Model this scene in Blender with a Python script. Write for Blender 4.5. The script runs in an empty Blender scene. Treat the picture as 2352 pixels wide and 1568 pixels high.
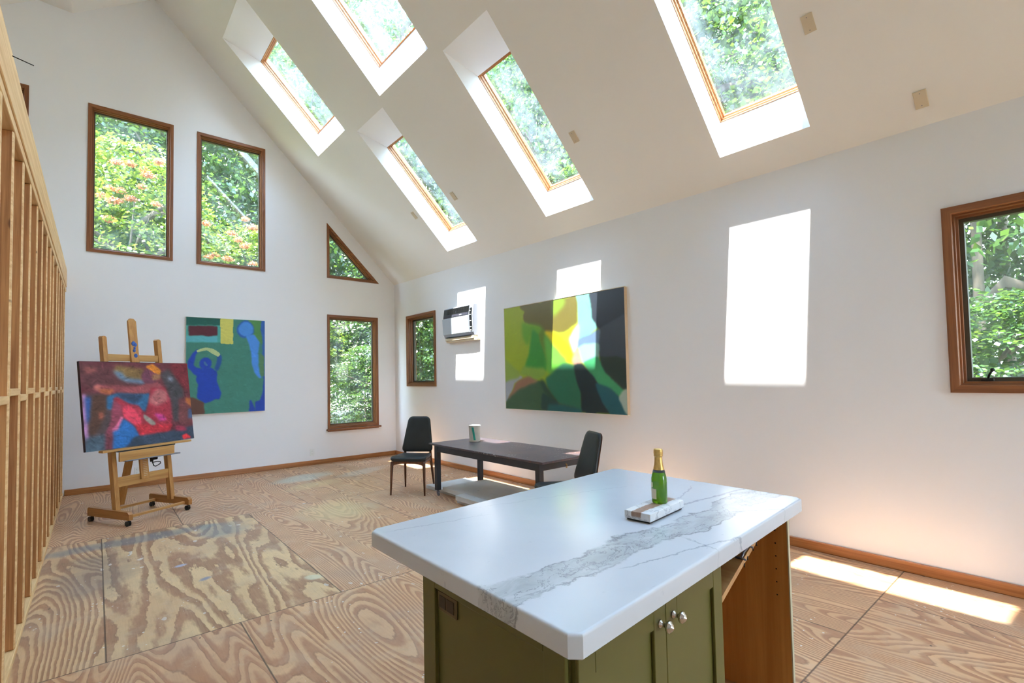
import bpy, bmesh, math, random
import numpy as np
from mathutils import Vector, Matrix, noise
from mathutils.geometry import delaunay_2d_cdt

random.seed(7)
rng = np.random.default_rng(11)
SC = bpy.context.scene
COL = SC.collection
PI = math.pi

# ------------------------------------------------------------------ room
W, D = 4.38, 8.37            # right wall x, gable wall y
XL, YR = -4.0, -4.6          # left wall x, rear wall y
S, G, Z0 = 0.9935, 0.0165, 3.06   # roof slope, eave drift, eave height
HYP = math.sqrt(1 + S * S)
RIDGE_X = 0.60
def eave(y): return Z0 + G * y
def m_back(a, b, d=0.0):  return (a, D - d, b)
def m_right(a, b, d=0.0): return (W - d, a, b)
def m_left(a, b, d=0.0):  return (XL + d, a, b)
def m_rear(a, b, d=0.0):  return (a, YR + d, b)
def m_slope(a, b, d=0.0):  # a = y, b = distance up the slope from the eave, d = into the room
    x = W - b / HYP; z = eave(a) + S * b / HYP
    return (x - d * S / HYP, a, z - d / HYP)

# ------------------------------------------------------------------ helpers
def tag(o, label=None, cat=None, group=None, kind=None):
    if label: o['label'] = label
    if cat: o['category'] = cat
    if group: o['group'] = group
    if kind: o['kind'] = kind
    return o
def empty(name, loc=(0, 0, 0), rz=0.0, label=None, cat=None, group=None, kind=None, rx=0.0):
    o = bpy.data.objects.new(name, None); COL.objects.link(o)
    o.location = loc; o.rotation_euler = (rx, 0, rz); o.empty_display_size = 0.1
    return tag(o, label, cat, group, kind)
def obj(name, bm, mats, parent=None, smooth=False, label=None):
    me = bpy.data.meshes.new(name); 
    bmesh.ops.recalc_face_normals(bm, faces=bm.faces[:])
    bm.to_mesh(me); bm.free()
    if not isinstance(mats, (list, tuple)): mats = [mats]
    for m in mats: me.materials.append(m)
    if smooth:
        for p in me.polygons: p.use_smooth = True
    o = bpy.data.objects.new(name, me); COL.objects.link(o)
    if parent: o.parent = parent
    if label: o['label'] = label
    return o
def autosmooth(o, ang=35):
    for p in o.data.polygons: p.use_smooth = True
    bm = bmesh.new(); bm.from_mesh(o.data)
    for e in bm.edges:
        e.smooth = not (len(e.link_faces) == 2 and e.calc_face_angle(0) > math.radians(ang))
    bm.to_mesh(o.data); bm.free(); return o
def B(): return bmesh.new()
def box(bm, lo, hi, bev=0.0, mat=0, M=None, seg=1):
    lo, hi = [min(a, b) for a, b in zip(lo, hi)], [max(a, b) for a, b in zip(lo, hi)]
    vs = [bm.verts.new((x, y, z)) for x in (lo[0], hi[0]) for y in (lo[1], hi[1]) for z in (lo[2], hi[2])]
    fs = [bm.faces.new([vs[i] for i in f]) for f in ((0, 1, 3, 2), (4, 6, 7, 5), (0, 4, 5, 1), (2, 3, 7, 6), (0, 2, 6, 4), (1, 5, 7, 3))]
    for f in fs: f.material_index = mat
    if bev > 0:
        es = list({e for f in fs for e in f.edges})
        r = bmesh.ops.bevel(bm, geom=es, offset=bev, segments=seg, affect='EDGES', profile=0.5, clamp_overlap=True)
        vs = list({v for f in r['faces'] for v in f.verts} | {v for v in vs if v.is_valid})
    if M is not None:
        for v in vs: v.co = M @ v.co
    return vs
def prism(bm, pts, fn, d0, d1, mat=0):
    """polygon (a,b) extruded between depths d0,d1 through map fn"""
    a = [bm.verts.new(fn(x, y, d0)) for x, y in pts]; b = [bm.verts.new(fn(x, y, d1)) for x, y in pts]
    n = len(pts); fs = [bm.faces.new(a), bm.faces.new(b[::-1])]
    for i in range(n): fs.append(bm.faces.new((a[i], b[i], b[(i + 1) % n], a[(i + 1) % n])))
    for f in fs: f.material_index = mat
    return a + b
def tube(bm, pts, r, n=10, caps=True, mat=0):
    """tube along 3D points; r number or list"""
    pts = [Vector(p) for p in pts]; rs = r if isinstance(r, (list, tuple)) else [r] * len(pts)
    rings = []; up = None
    for i, p in enumerate(pts):
        t = (pts[min(i + 1, len(pts) - 1)] - pts[max(i - 1, 0)]).normalized()
        if up is None: up = t.orthogonal().normalized()
        up = (up - t * up.dot(t)).normalized(); s = t.cross(up)
        rings.append([bm.verts.new(p + (up * math.cos(2 * PI * k / n) + s * math.sin(2 * PI * k / n)) * rs[i]) for k in range(n)])
    for a, b in zip(rings, rings[1:]):
        for k in range(n):
            f = bm.faces.new((a[k], a[(k + 1) % n], b[(k + 1) % n], b[k])); f.smooth = True; f.material_index = mat
    if caps:
        for ring in (rings[0], rings[-1]):
            f = bm.faces.new(ring); f.material_index = mat
def lathe(bm, prof, n=32, c=(0, 0, 0), mat=0, M=None):
    rings = []; new = []
    for r, z in prof:
        if r < 1e-5: ring = [bm.verts.new((c[0], c[1], c[2] + z))]
        else: ring = [bm.verts.new((c[0] + r * math.cos(2 * PI * k / n), c[1] + r * math.sin(2 * PI * k / n), c[2] + z)) for k in range(n)]
        rings.append(ring); new += ring
    for a, b in zip(rings, rings[1:]):
        for k in range(n):
            q = [a[k % len(a)], a[(k + 1) % len(a)], b[(k + 1) % len(b)], b[k % len(b)]]
            q = list(dict.fromkeys(q))
            if len(q) > 2:
                f = bm.faces.new(q); f.smooth = True; f.material_index = mat
    if M is not None:
        for v in new: v.co = M @ v.co
def inset_poly(pts, d):
    """move every side of a convex ccw polygon inward by d"""
    n = len(pts); out = []
    for i in range(n):
        p0, p1, p2 = Vector(pts[i - 1]), Vector(pts[i]), Vector(pts[(i + 1) % n])
        e1 = (p1 - p0).normalized(); e2 = (p2 - p1).normalized()
        n1 = Vector((-e1.y, e1.x)); n2 = Vector((-e2.y, e2.x))
        k = (n1 + n2); k = k / k.dot(n1)
        out.append(tuple(p1 + k * d))
    return out
def loft(bm, pts, fn, prof, mat=0, level=None):
    """closed moulding round a polygon: prof = [(inset, depth)...]"""
    rings = [[bm.verts.new(fn(x, y, d)) for x, y in inset_poly(pts, o)] for o, d in prof]
    n = len(pts)
    for a, b in zip(rings, rings[1:]):
        for i in range(n):
            f = bm.faces.new((a[i], a[(i + 1) % n], b[(i + 1) % n], b[i])); q = pts[(i + 1) % n]
            f.material_index = level if level is not None and abs(q[0] - pts[i][0]) > abs(q[1] - pts[i][1]) * .98 else mat
def rect(a0, b0, a1, b1): return [(a0, b0), (a1, b0), (a1, b1), (a0, b1)]
def pip(p, poly):
    x, y = p; c = False; n = len(poly)
    for i in range(n):
        (x1, y1), (x2, y2) = poly[i], poly[i - 1]
        if (y1 > y) != (y2 > y) and x < (x2 - x1) * (y - y1) / (y2 - y1) + x1: c = not c
    return c
def sheet(bm, outer, holes, fn, d, mat=0):
    pts = []; faces = []
    for lp in [outer] + holes:
        faces.append(list(range(len(pts), len(pts) + len(lp)))); pts += [Vector(p) for p in lp]
    vs, es, fs, *_ = delaunay_2d_cdt(pts, [], faces, 0, 1e-6)
    bv = [bm.verts.new(fn(v.x, v.y, d)) for v in vs]
    for f in fs:
        c = sum((vs[i] for i in f), Vector((0, 0))) / len(f)
        if pip(c, outer) and not any(pip(c, h) for h in holes):
            q = bm.faces.new([bv[i] for i in f]); q.material_index = mat
def wall(bm, outer, holes, fn, d0=0.0, d1=-0.16, outer2=None, mat=0):
    sheet(bm, outer, holes, fn, d0, mat); sheet(bm, outer2 or outer, holes, fn, d1, mat)
    for lp, lp2 in [(outer, outer2 or outer)] + [(h, h) for h in holes]:
        a = [bm.verts.new(fn(x, y, d0)) for x, y in lp]; b = [bm.verts.new(fn(x, y, d1)) for x, y in lp2]
        for i in range(len(lp)):
            q = bm.faces.new((a[i], a[(i + 1) % len(lp)], b[(i + 1) % len(lp)], b[i])); q.material_index = mat

# ------------------------------------------------------------------ node helper
def srgb(r, g, b):
    f = lambda c: (c / 255 / 12.92) if c / 255 <= 0.04045 else ((c / 255 + 0.055) / 1.055) ** 2.4
    return (f(r), f(g), f(b), 1.0)
class NT:
    def __init__(s, name):
        s.m = bpy.data.materials.new(name); s.m.use_nodes = True; s.t = s.m.node_tree; s.t.nodes.clear()
        s.out = s.t.nodes.new('ShaderNodeOutputMaterial')
    def n(s, typ, ins=None, **kw):
        nd = s.t.nodes.new('ShaderNode' + typ)
        for k, v in kw.items(): setattr(nd, k, v)
        for k, v in (ins or {}).items(): s.set(nd.inputs[k], v)
        return nd
    def set(s, sock, v):
        if isinstance(v, bpy.types.NodeSocket): s.t.links.new(v, sock)
        elif isinstance(v, bpy.types.Node): s.t.links.new(v.outputs[0], sock)
        else: sock.default_value = v
    def math(s, op, a, b=0.0, c=0.0, clamp=False):
        nd = s.n('Math', operation=op, use_clamp=clamp)
        for i, v in enumerate((a, b, c)): s.set(nd.inputs[i], v)
        return nd.outputs[0]
    def vmath(s, op, a, b=(0, 0, 0)):
        nd = s.n('VectorMath', operation=op); s.set(nd.inputs[0], a); s.set(nd.inputs[1], b); return nd.outputs[0]
    def mix(s, f, a, b, mode='MIX'):
        nd = s.n('Mix', data_type='RGBA', blend_type=mode); s.set(nd.inputs[0], f); s.set(nd.inputs[6], a); s.set(nd.inputs[7], b); return nd.outputs[2]
    def ramp(s, f, stops, interp='LINEAR'):
        nd = s.n('ValToRGB'); cr = nd.color_ramp; cr.interpolation = interp
        while len(cr.elements) < len(stops): cr.elements.new(0.5)
        for e, (p, c) in zip(cr.elements, stops):
            e.position = p; e.color = c if len(c) == 4 else (*c, 1)
        s.set(nd.inputs[0], f); return nd.outputs[0]
    def noise(s, vec, scale, detail=2.0, rough=0.5, dist=0.0, col=False):
        nd = s.n('TexNoise', {'Vector': vec, 'Scale': scale, 'Detail': detail, 'Roughness': rough, 'Distortion': dist})
        return nd.outputs[1 if col else 0]
    def smooth(s, v, a, b):
        nd = s.n('MapRange', interpolation_type='SMOOTHSTEP'); s.set(nd.inputs[0], v)
        s.set(nd.inputs[1], a); s.set(nd.inputs[2], b); return nd.outputs[0]
    def pos(s): return s.n('NewGeometry').outputs['Position']
    def oco(s): return s.n('TexCoord').outputs['Object']
    def sep(s, v): return s.n('SeparateXYZ', {0: v}).outputs
    def comb(s, x, y, z): return s.n('CombineXYZ', {0: x, 1: y, 2: z}).outputs[0]
    def princ(s, **ins):
        nd = s.n('BsdfPrincipled', {k.replace('_', ' '): v for k, v in ins.items()})
        s.t.links.new(nd.outputs[0], s.out.inputs[0]); return nd
    def bump(s, h, strength=0.2, dist=0.01):
        return s.n('Bump', {'Height': h, 'Strength': strength, 'Distance': dist}).outputs[0]

def plain(name, rgb, rough=0.5, metal=0.0, spec=0.5, var=0.05, scale=6.0):
    t = NT(name); c = srgb(*rgb)
    n = t.noise(t.oco(), scale, 3)
    dark = tuple(x * (1 - var) for x in c[:3]) + (1,); lite = tuple(min(1, x * (1 + var)) for x in c[:3]) + (1,)
    t.princ(Base_Color=t.mix(n, dark, lite), Roughness=rough, Metallic=metal, Specular_IOR_Level=spec)
    return t.m
def wood(name, c1, c2, axis=2, scale=1.0, rough=0.45, stretch=14.0, knots=False, coat=0.0):
    """long-grained timber, grain along the given local axis"""
    t = NT(name); p = t.oco()
    ri = t.n('ObjectInfo').outputs['Random']
    off = t.comb(t.math('MULTIPLY', ri, 37.0), t.math('MULTIPLY', ri, 91.0), t.math('MULTIPLY', ri, 53.0))
    sc = [stretch * 2.2] * 3; sc[axis] = 1.1
    v = t.vmath('MULTIPLY', t.vmath('ADD', p, off), tuple(x * scale for x in sc))
    n1 = t.noise(v, 1.0, 4, 0.6, 0.6)
    n2 = t.noise(t.vmath('MULTIPLY', v, (4, 4, 4)), 1.0, 3, 0.6)
    f = t.math('ADD', t.math('MULTIPLY', n1, 0.75), t.math('MULTIPLY', n2, 0.25))
    col = t.ramp(f, [(0.36, srgb(*c2)), (0.62, srgb(*c1))])
    if knots:
        sk = [4.5] * 3; sk[axis] = 1.6
        vo = t.n('TexVoronoi', {'Vector': t.vmath('MULTIPLY', t.vmath('ADD', p, off), tuple(sk)), 'Scale': 1.0}).outputs[0]
        col = t.mix(t.math('MULTIPLY', t.math('SUBTRACT', 1.0, t.smooth(vo, 0.02, 0.055)), 0.75), col, srgb(82, 46, 24))
    col = t.mix(t.math('MULTIPLY', t.math('SUBTRACT', ri, 0.5), 0.45), col, srgb(*c2))
    t.princ(Base_Color=col, Roughness=rough, Coat_Weight=coat, Normal=t.bump(f, 0.06, 0.004))
    return t.m

# ------------------------------------------------------------------ materials
def paint(name, rgb, rough=0.85):
    t = NT(name); p = t.pos(); c = srgb(*rgb)
    n = t.noise(p, 1.3, 3); n2 = t.noise(p, 140.0, 2)
    col = t.mix(t.math('MULTIPLY', n, 0.5), c, tuple(x * 0.955 for x in c[:3]) + (1,))
    t.princ(Base_Color=col, Roughness=rough, Specular_IOR_Level=0.25, Normal=t.bump(n2, 0.04, 0.002))
    return t.m
M_WALL = paint('wall_paint', (243, 242, 242))
M_CEIL = paint('ceiling_paint', (243, 240, 234))
M_SHAFT = paint('shaft_paint', (243, 243, 243))
M_TRIM = wood('cedar_trim', (156, 98, 56), (112, 64, 34), axis=2, rough=0.4)
M_TRIMH = wood('cedar_trim_level', (156, 98, 56), (112, 64, 34), axis=0, rough=0.4)
M_TRIMY = wood('cedar_trim_level_y', (156, 98, 56), (112, 64, 34), axis=1, rough=0.4)
M_PINE_FRAME = wood('skylight_pine', (206, 150, 96), (170, 112, 66), axis=1, rough=0.4)
M_BASE_X = wood('baseboard_fir_x', (190, 128, 76), (152, 94, 50), axis=0, rough=0.35)
M_BASE_Y = wood('baseboard_fir_y', (196, 128, 72), (156, 92, 46), axis=1, rough=0.35)
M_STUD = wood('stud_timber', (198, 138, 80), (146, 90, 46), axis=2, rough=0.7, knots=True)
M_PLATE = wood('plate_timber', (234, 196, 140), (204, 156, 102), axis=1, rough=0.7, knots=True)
M_EASEL = wood('easel_beech', (200, 148, 84), (172, 116, 58), axis=2, rough=0.45)
M_EASEL_Y = wood('easel_beech_skid', (182, 126, 66), (152, 98, 46), axis=1, rough=0.45)
M_EASEL_X = wood('easel_beech_rail', (206, 158, 94), (178, 126, 68), axis=0, rough=0.45)
M_TEAK = wood('chair_teak', (112, 66, 36), (72, 38, 20), axis=2, rough=0.4)
M_CANVAS_EDGE = plain('canvas_edge', (214, 186, 152), 0.8)
M_WHITE_EDGE = plain('canvas_white_edge', (226, 222, 206), 0.8)
M_DARK_EDGE = plain('canvas_dark_edge', (60, 38, 40), 0.7)
M_VINYL = NT('black_vinyl')
_p = M_VINYL.oco()
M_VINYL.princ(Base_Color=M_VINYL.mix(M_VINYL.noise(_p, 9, 3), srgb(26, 29, 29), srgb(42, 45, 45)), Roughness=0.42, Specular_IOR_Level=0.4,
              Normal=M_VINYL.bump(M_VINYL.noise(_p, 260, 2), 0.15, 0.001)); M_VINYL = M_VINYL.m
M_PIPING = plain('vinyl_piping', (14, 15, 15), 0.4)
M_BLACKMETAL = plain('black_painted_steel', (44, 50, 58), 0.38, 0.0, 0.5, 0.15)
M_CHROME = plain('polished_nickel', (205, 200, 192), 0.16, 1.0)
M_STEEL = plain('grey_steel', (126, 128, 136), 0.4, 0.8)
M_IRON = plain('dark_iron', (40, 38, 36), 0.5, 0.5)
M_BLACKPLASTIC = plain('black_plastic', (24, 24, 25), 0.4)
M_PLASTIC = plain('white_plastic', (236, 236, 232), 0.35)
M_CREAM = plain('cream_plastic', (214, 198, 170), 0.45)
M_GREEN = NT('green_cabinet_paint')
_p = M_GREEN.oco()
M_GREEN.princ(Base_Color=M_GREEN.mix(M_GREEN.noise(_p, 5, 3), srgb(98, 92, 44), srgb(90, 86, 40)), Roughness=0.34, Specular_IOR_Level=0.45); M_GREEN = M_GREEN.m
M_BIRCH = wood('cabinet_birch', (206, 144, 78), (184, 120, 58), axis=2, scale=0.7, rough=0.4)
M_BIRCH_X = wood('cabinet_birch_board', (196, 152, 100), (172, 122, 74), axis=1, scale=0.7, rough=0.4)
M_PALEEDGE = plain('panel_edge_band', (186, 180, 150), 0.4)
M_BRONZE = plain('bronze_outlet', (48, 40, 28), 0.35, 0.3)
M_BRONZE_RIM = plain('bronze_plate', (92, 78, 48), 0.35, 0.3)
M_DARKVOID = plain('dark_slot', (12, 12, 12), 0.8)

def glass(name, tint=(0.97, 0.985, 0.98), refl=1.0, haze=0.0, dirt=0.0):
    t = NT(name)
    tr = t.n('BsdfTransparent', {'Color': (*tint, 1)})
    gl = t.n('BsdfGlossy', {'Color': (1, 1, 1, 1), 'Roughness': 0.01})
    fa = t.n('LayerWeight', {'Blend': 0.5}).outputs['Facing']
    fr = t.math('ADD', 0.04, t.math('MULTIPLY', t.math('POWER', fa, 5.0), 0.9))
    m = t.n('MixShader', {0: t.math('MULTIPLY', fr, refl), 1: tr.outputs[0], 2: gl.outputs[0]})
    last = m.outputs[0]
    if haze > 0 or dirt > 0:
        p = t.pos(); f = t.math('MULTIPLY', t.smooth(t.noise(p, 3.0, 4, 0.65), 0.3, 0.75), haze)
        if dirt > 0:
            v = t.n('TexVoronoi', {'Vector': p, 'Scale': 55.0}); nn = t.noise(p, 9.0, 2)
            spot = t.math('MULTIPLY', t.math('LESS_THAN', v.outputs[0], 0.16), t.smooth(nn, 0.46, 0.6))
            f = t.math('MAXIMUM', f, t.math('MULTIPLY', spot, dirt))
        df = t.n('BsdfTranslucent', {'Color': (0.9, 0.93, 0.95, 1)}); d2 = t.n('BsdfDiffuse', {'Color': (0.9, 0.93, 0.95, 1)})
        dm = t.n('MixShader', {0: 0.6, 1: d2.outputs[0], 2: df.outputs[0]})
        m2 = t.n('MixShader', {0: f, 1: last, 2: dm.outputs[0]}); last = m2.outputs[0]
    t.t.links.new(last, t.out.inputs[0]); return t.m
M_GLASS = glass('window_glass', haze=0.07)
M_SKYGLASS = glass('skylight_glass', haze=0.07, dirt=0.5)

# plywood subfloor: 4 x 8 ft sheets, swirling flat-sawn grain, paint spots
def make_floor():
    t = NT('plywood_floor'); p = t.pos(); x, y, z = t.sep(p)
    M = t.math
    r1 = M('GREATER_THAN', y, 0.895); r2 = M('GREATER_THAN', y, 3.22); r3 = M('GREATER_THAN', y, 5.785)
    row = M('ADD', M('ADD', r1, r2), r3)
    # sheet offset per row
    off = M('ADD', M('ADD', M('MULTIPLY', r1, 0.61), M('MULTIPLY', r2, -0.615)), M('MULTIPLY', r3, 0.63))
    xs = M('DIVIDE', M('SUBTRACT', x, M('ADD', off, 0.058)), 1.222)
    col = M('FLOOR', xs); fx = M('FRACT', xs)
    wn = t.n('TexWhiteNoise', noise_dimensions='2D'); t.set(wn.inputs['Vector'], t.comb(col, row, 0))
    rv = wn.outputs[0]; rc = wn.outputs[1]
    jit = t.vmath('MULTIPLY', rc, (17, 31, 9))
    v = t.vmath('ADD', p, jit)
    h = t.noise(t.vmath('MULTIPLY', v, (2.3, 0.33, 1.0)), 1.0, 1.0, 0.4, 0.3)
    h2 = t.noise(t.vmath('MULTIPLY', v, (9, 2.2, 1)), 1.0, 4, 0.62)
    rg = t.sep(rc)[1]
    bold = M('MULTIPLY', M('COMPARE', row, 2.0, 0.1), M('COMPARE', col, 0.0, 0.1))     # one sheet with a wide, showy figure
    bold = M('MAXIMUM', bold, M('MULTIPLY', M('MULTIPLY', M('COMPARE', row, 2.0, 0.1), M('COMPARE', col, -1.0, 0.1)), 0.6))
    freq = M('ADD', 13.0, M('MULTIPLY', M('SUBTRACT', 1.0, bold), M('ADD', 27.0, M('MULTIPLY', rv, 38.0))))
    ph = M('ADD', M('MULTIPLY', h, freq), M('MULTIPLY', h2, M('ADD', 1.3, M('MULTIPLY', bold, 0.5))))
    tri = M('FRACT', ph)
    band = M('MULTIPLY', t.smooth(tri, 0.30, 0.62), M('SUBTRACT', 1.0, t.smooth(tri, 0.88, 0.99)))
    rim = M('MULTIPLY', t.smooth(tri, 0.80, 0.90), M('SUBTRACT', 1.0, t.smooth(tri, 0.93, 0.99)))
    fine = t.noise(t.vmath('MULTIPLY', v, (130, 5, 1)), 1.0, 3, 0.65)
    band = M('ADD', M('MULTIPLY', band, 0.78), M('MULTIPLY', M('SUBTRACT', fine, 0.42), 0.55), clamp=True)
    tan = t.mix(bold, t.mix(rg, srgb(216, 172, 128), srgb(210, 164, 122)), srgb(220, 184, 134))
    brown = t.mix(bold, t.mix(rg, srgb(160, 108, 74), srgb(170, 116, 80)), srgb(146, 98, 66))
    c = t.mix(band, tan, brown)
    c = t.mix(M('MULTIPLY', rim, 0.35), c, srgb(112, 72, 46))
    patch = t.smooth(t.noise(v, 1.7, 4, 0.6), 0.42, 0.66)
    c = t.mix(M('MULTIPLY', patch, 0.3), c, srgb(176, 126, 90))
    mott = t.smooth(t.noise(t.vmath('MULTIPLY', v, (16, 7, 1)), 1.0, 5, 0.72), 0.50, 0.66)
    c = t.mix(M('MULTIPLY', mott, 0.30), c, t.mix(band, srgb(172, 132, 96), srgb(196, 152, 112)))
    scuff = t.smooth(t.noise(p, 24.0, 4, 0.75), 0.60, 0.70)
    c = t.mix(M('MULTIPLY', scuff, 0.22), c, srgb(110, 84, 66))
    wear = t.smooth(t.noise(t.vmath('MULTIPLY', p, (3.2, 2.4, 1)), 1.0, 6, 0.7), 0.5, 0.62)
    c = t.mix(M('MULTIPLY', wear, 0.28), c, srgb(198, 172, 142))
    # walked-in grey grime
    g1 = t.smooth(t.noise(p, 0.9, 5, 0.65), 0.47, 0.68)
    c = t.mix(M('MULTIPLY', g1, 0.30), c, srgb(160, 148, 134))
    # pigment clouds that were scrubbed into the boards
    def blob(cx, cy, rx, ry, rot, colr, k, c):
        ca, sa = math.cos(rot), math.sin(rot)
        dx = M('SUBTRACT', x, cx); dy = M('SUBTRACT', y, cy)
        a = M('DIVIDE', M('ADD', M('MULTIPLY', dx, ca), M('MULTIPLY', dy, sa)), rx)
        b = M('DIVIDE', M('SUBTRACT', M('MULTIPLY', dy, ca), M('MULTIPLY', dx, sa)), ry)
        d = M('ADD', M('ADD', M('MULTIPLY', a, a), M('MULTIPLY', b, b)), M('MULTIPLY', M('SUBTRACT', t.noise(p, 3.2, 4, 0.6), 0.5), 1.6))
        return t.mix(M('MULTIPLY', M('SUBTRACT', 1.0, t.smooth(d, 0.1, 1.1)), k), c, colr)
    c = blob(0.30, 5.55, 0.75, 0.16, 0.05, srgb(104, 118, 126), 0.62, c)
    c = blob(0.95, 5.35, 0.26, 0.34, 0.2, srgb(112, 128, 130), 0.5, c)
    c = blob(0.02, 4.75, 0.30, 0.55, 0.0, srgb(112, 104, 96), 0.5, c)
    c = blob(2.35, 7.35, 0.55, 0.28, 0.3, srgb(196, 208, 196), 0.55, c)
    c = blob(2.30, 6.75, 0.5, 0.22, 0.2, srgb(212, 186, 132), 0.5, c)
    c = blob(2.05, 5.25, 0.45, 0.5, 0.2, srgb(214, 190, 138), 0.42, c)
    c = blob(3.2, 7.2, 0.6, 0.2, 0.4, srgb(200, 196, 186), 0.4, c)
    c = blob(0.62, 4.10, 0.06, 0.035, 0.6, srgb(120, 124, 150), 0.85, c)
    c = blob(0.52, 4.52, 0.05, 0.03, 0.3, srgb(170, 172, 190), 0.85, c)
    c = blob(1.22, 3.60, 0.05, 0.07, 0.9, srgb(206, 200, 168), 0.8, c)
    # scrapes and drips of white paint
    vo = t.n('TexVoronoi', {'Vector': t.vmath('ADD', t.vmath('MULTIPLY', p, (1.0, 0.55, 1)), t.vmath('MULTIPLY', t.noise(p, 6, 2, col=True), (0.12, 0.12, 0))), 'Scale': 9.0})
    thr = M('MULTIPLY', t.smooth(t.noise(p, 1.6, 3, 0.6), 0.46, 0.68), 0.20)
    spot = M('LESS_THAN', vo.outputs[0], thr)
    vo2 = t.n('TexVoronoi', {'Vector': p, 'Scale': 26.0})
    spot2 = M('LESS_THAN', vo2.outputs[0], M('MULTIPLY', t.smooth(t.noise(p, 2.3, 2), 0.45, 0.68), 0.16))
    c = t.mix(M('MULTIPLY', M('MAXIMUM', M('MULTIPLY', spot, 0.55), spot2), 0.9), c, srgb(222, 220, 214))
    # nails
    vn = t.n('TexVoronoi', {'Vector': t.vmath('ADD', p, (3.1, 1.7, 0)), 'Scale': 5.0})
    c = t.mix(M('MULTIPLY', M('LESS_THAN', vn.outputs[0], 0.035), 0.85), c, srgb(48, 36, 30))
    # seams
    ex = M('MULTIPLY', M('MINIMUM', fx, M('SUBTRACT', 1.0, fx)), 1.222)
    ey = M('MINIMUM', M('MINIMUM', M('ABSOLUTE', M('SUBTRACT', y, 0.895)), M('ABSOLUTE', M('SUBTRACT', y, 3.22))), M('ABSOLUTE', M('SUBTRACT', y, 5.785)))
    seam = M('SUBTRACT', 1.0, t.smooth(M('MINIMUM', ex, ey), 0.0015, 0.006))
    c = t.mix(M('MULTIPLY', seam, 0.8), c, srgb(58, 38, 26))
    hgt = M('SUBTRACT', M('MULTIPLY', band, 0.3), M('MULTIPLY', seam, 1.0))
    t.princ(Base_Color=c, Roughness=M('ADD', 0.42, M('MULTIPLY', g1, 0.2)), Specular_IOR_Level=0.4, Normal=t.bump(hgt, 0.15, 0.003))
    return t.m
M_FLOOR = make_floor()

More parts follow.
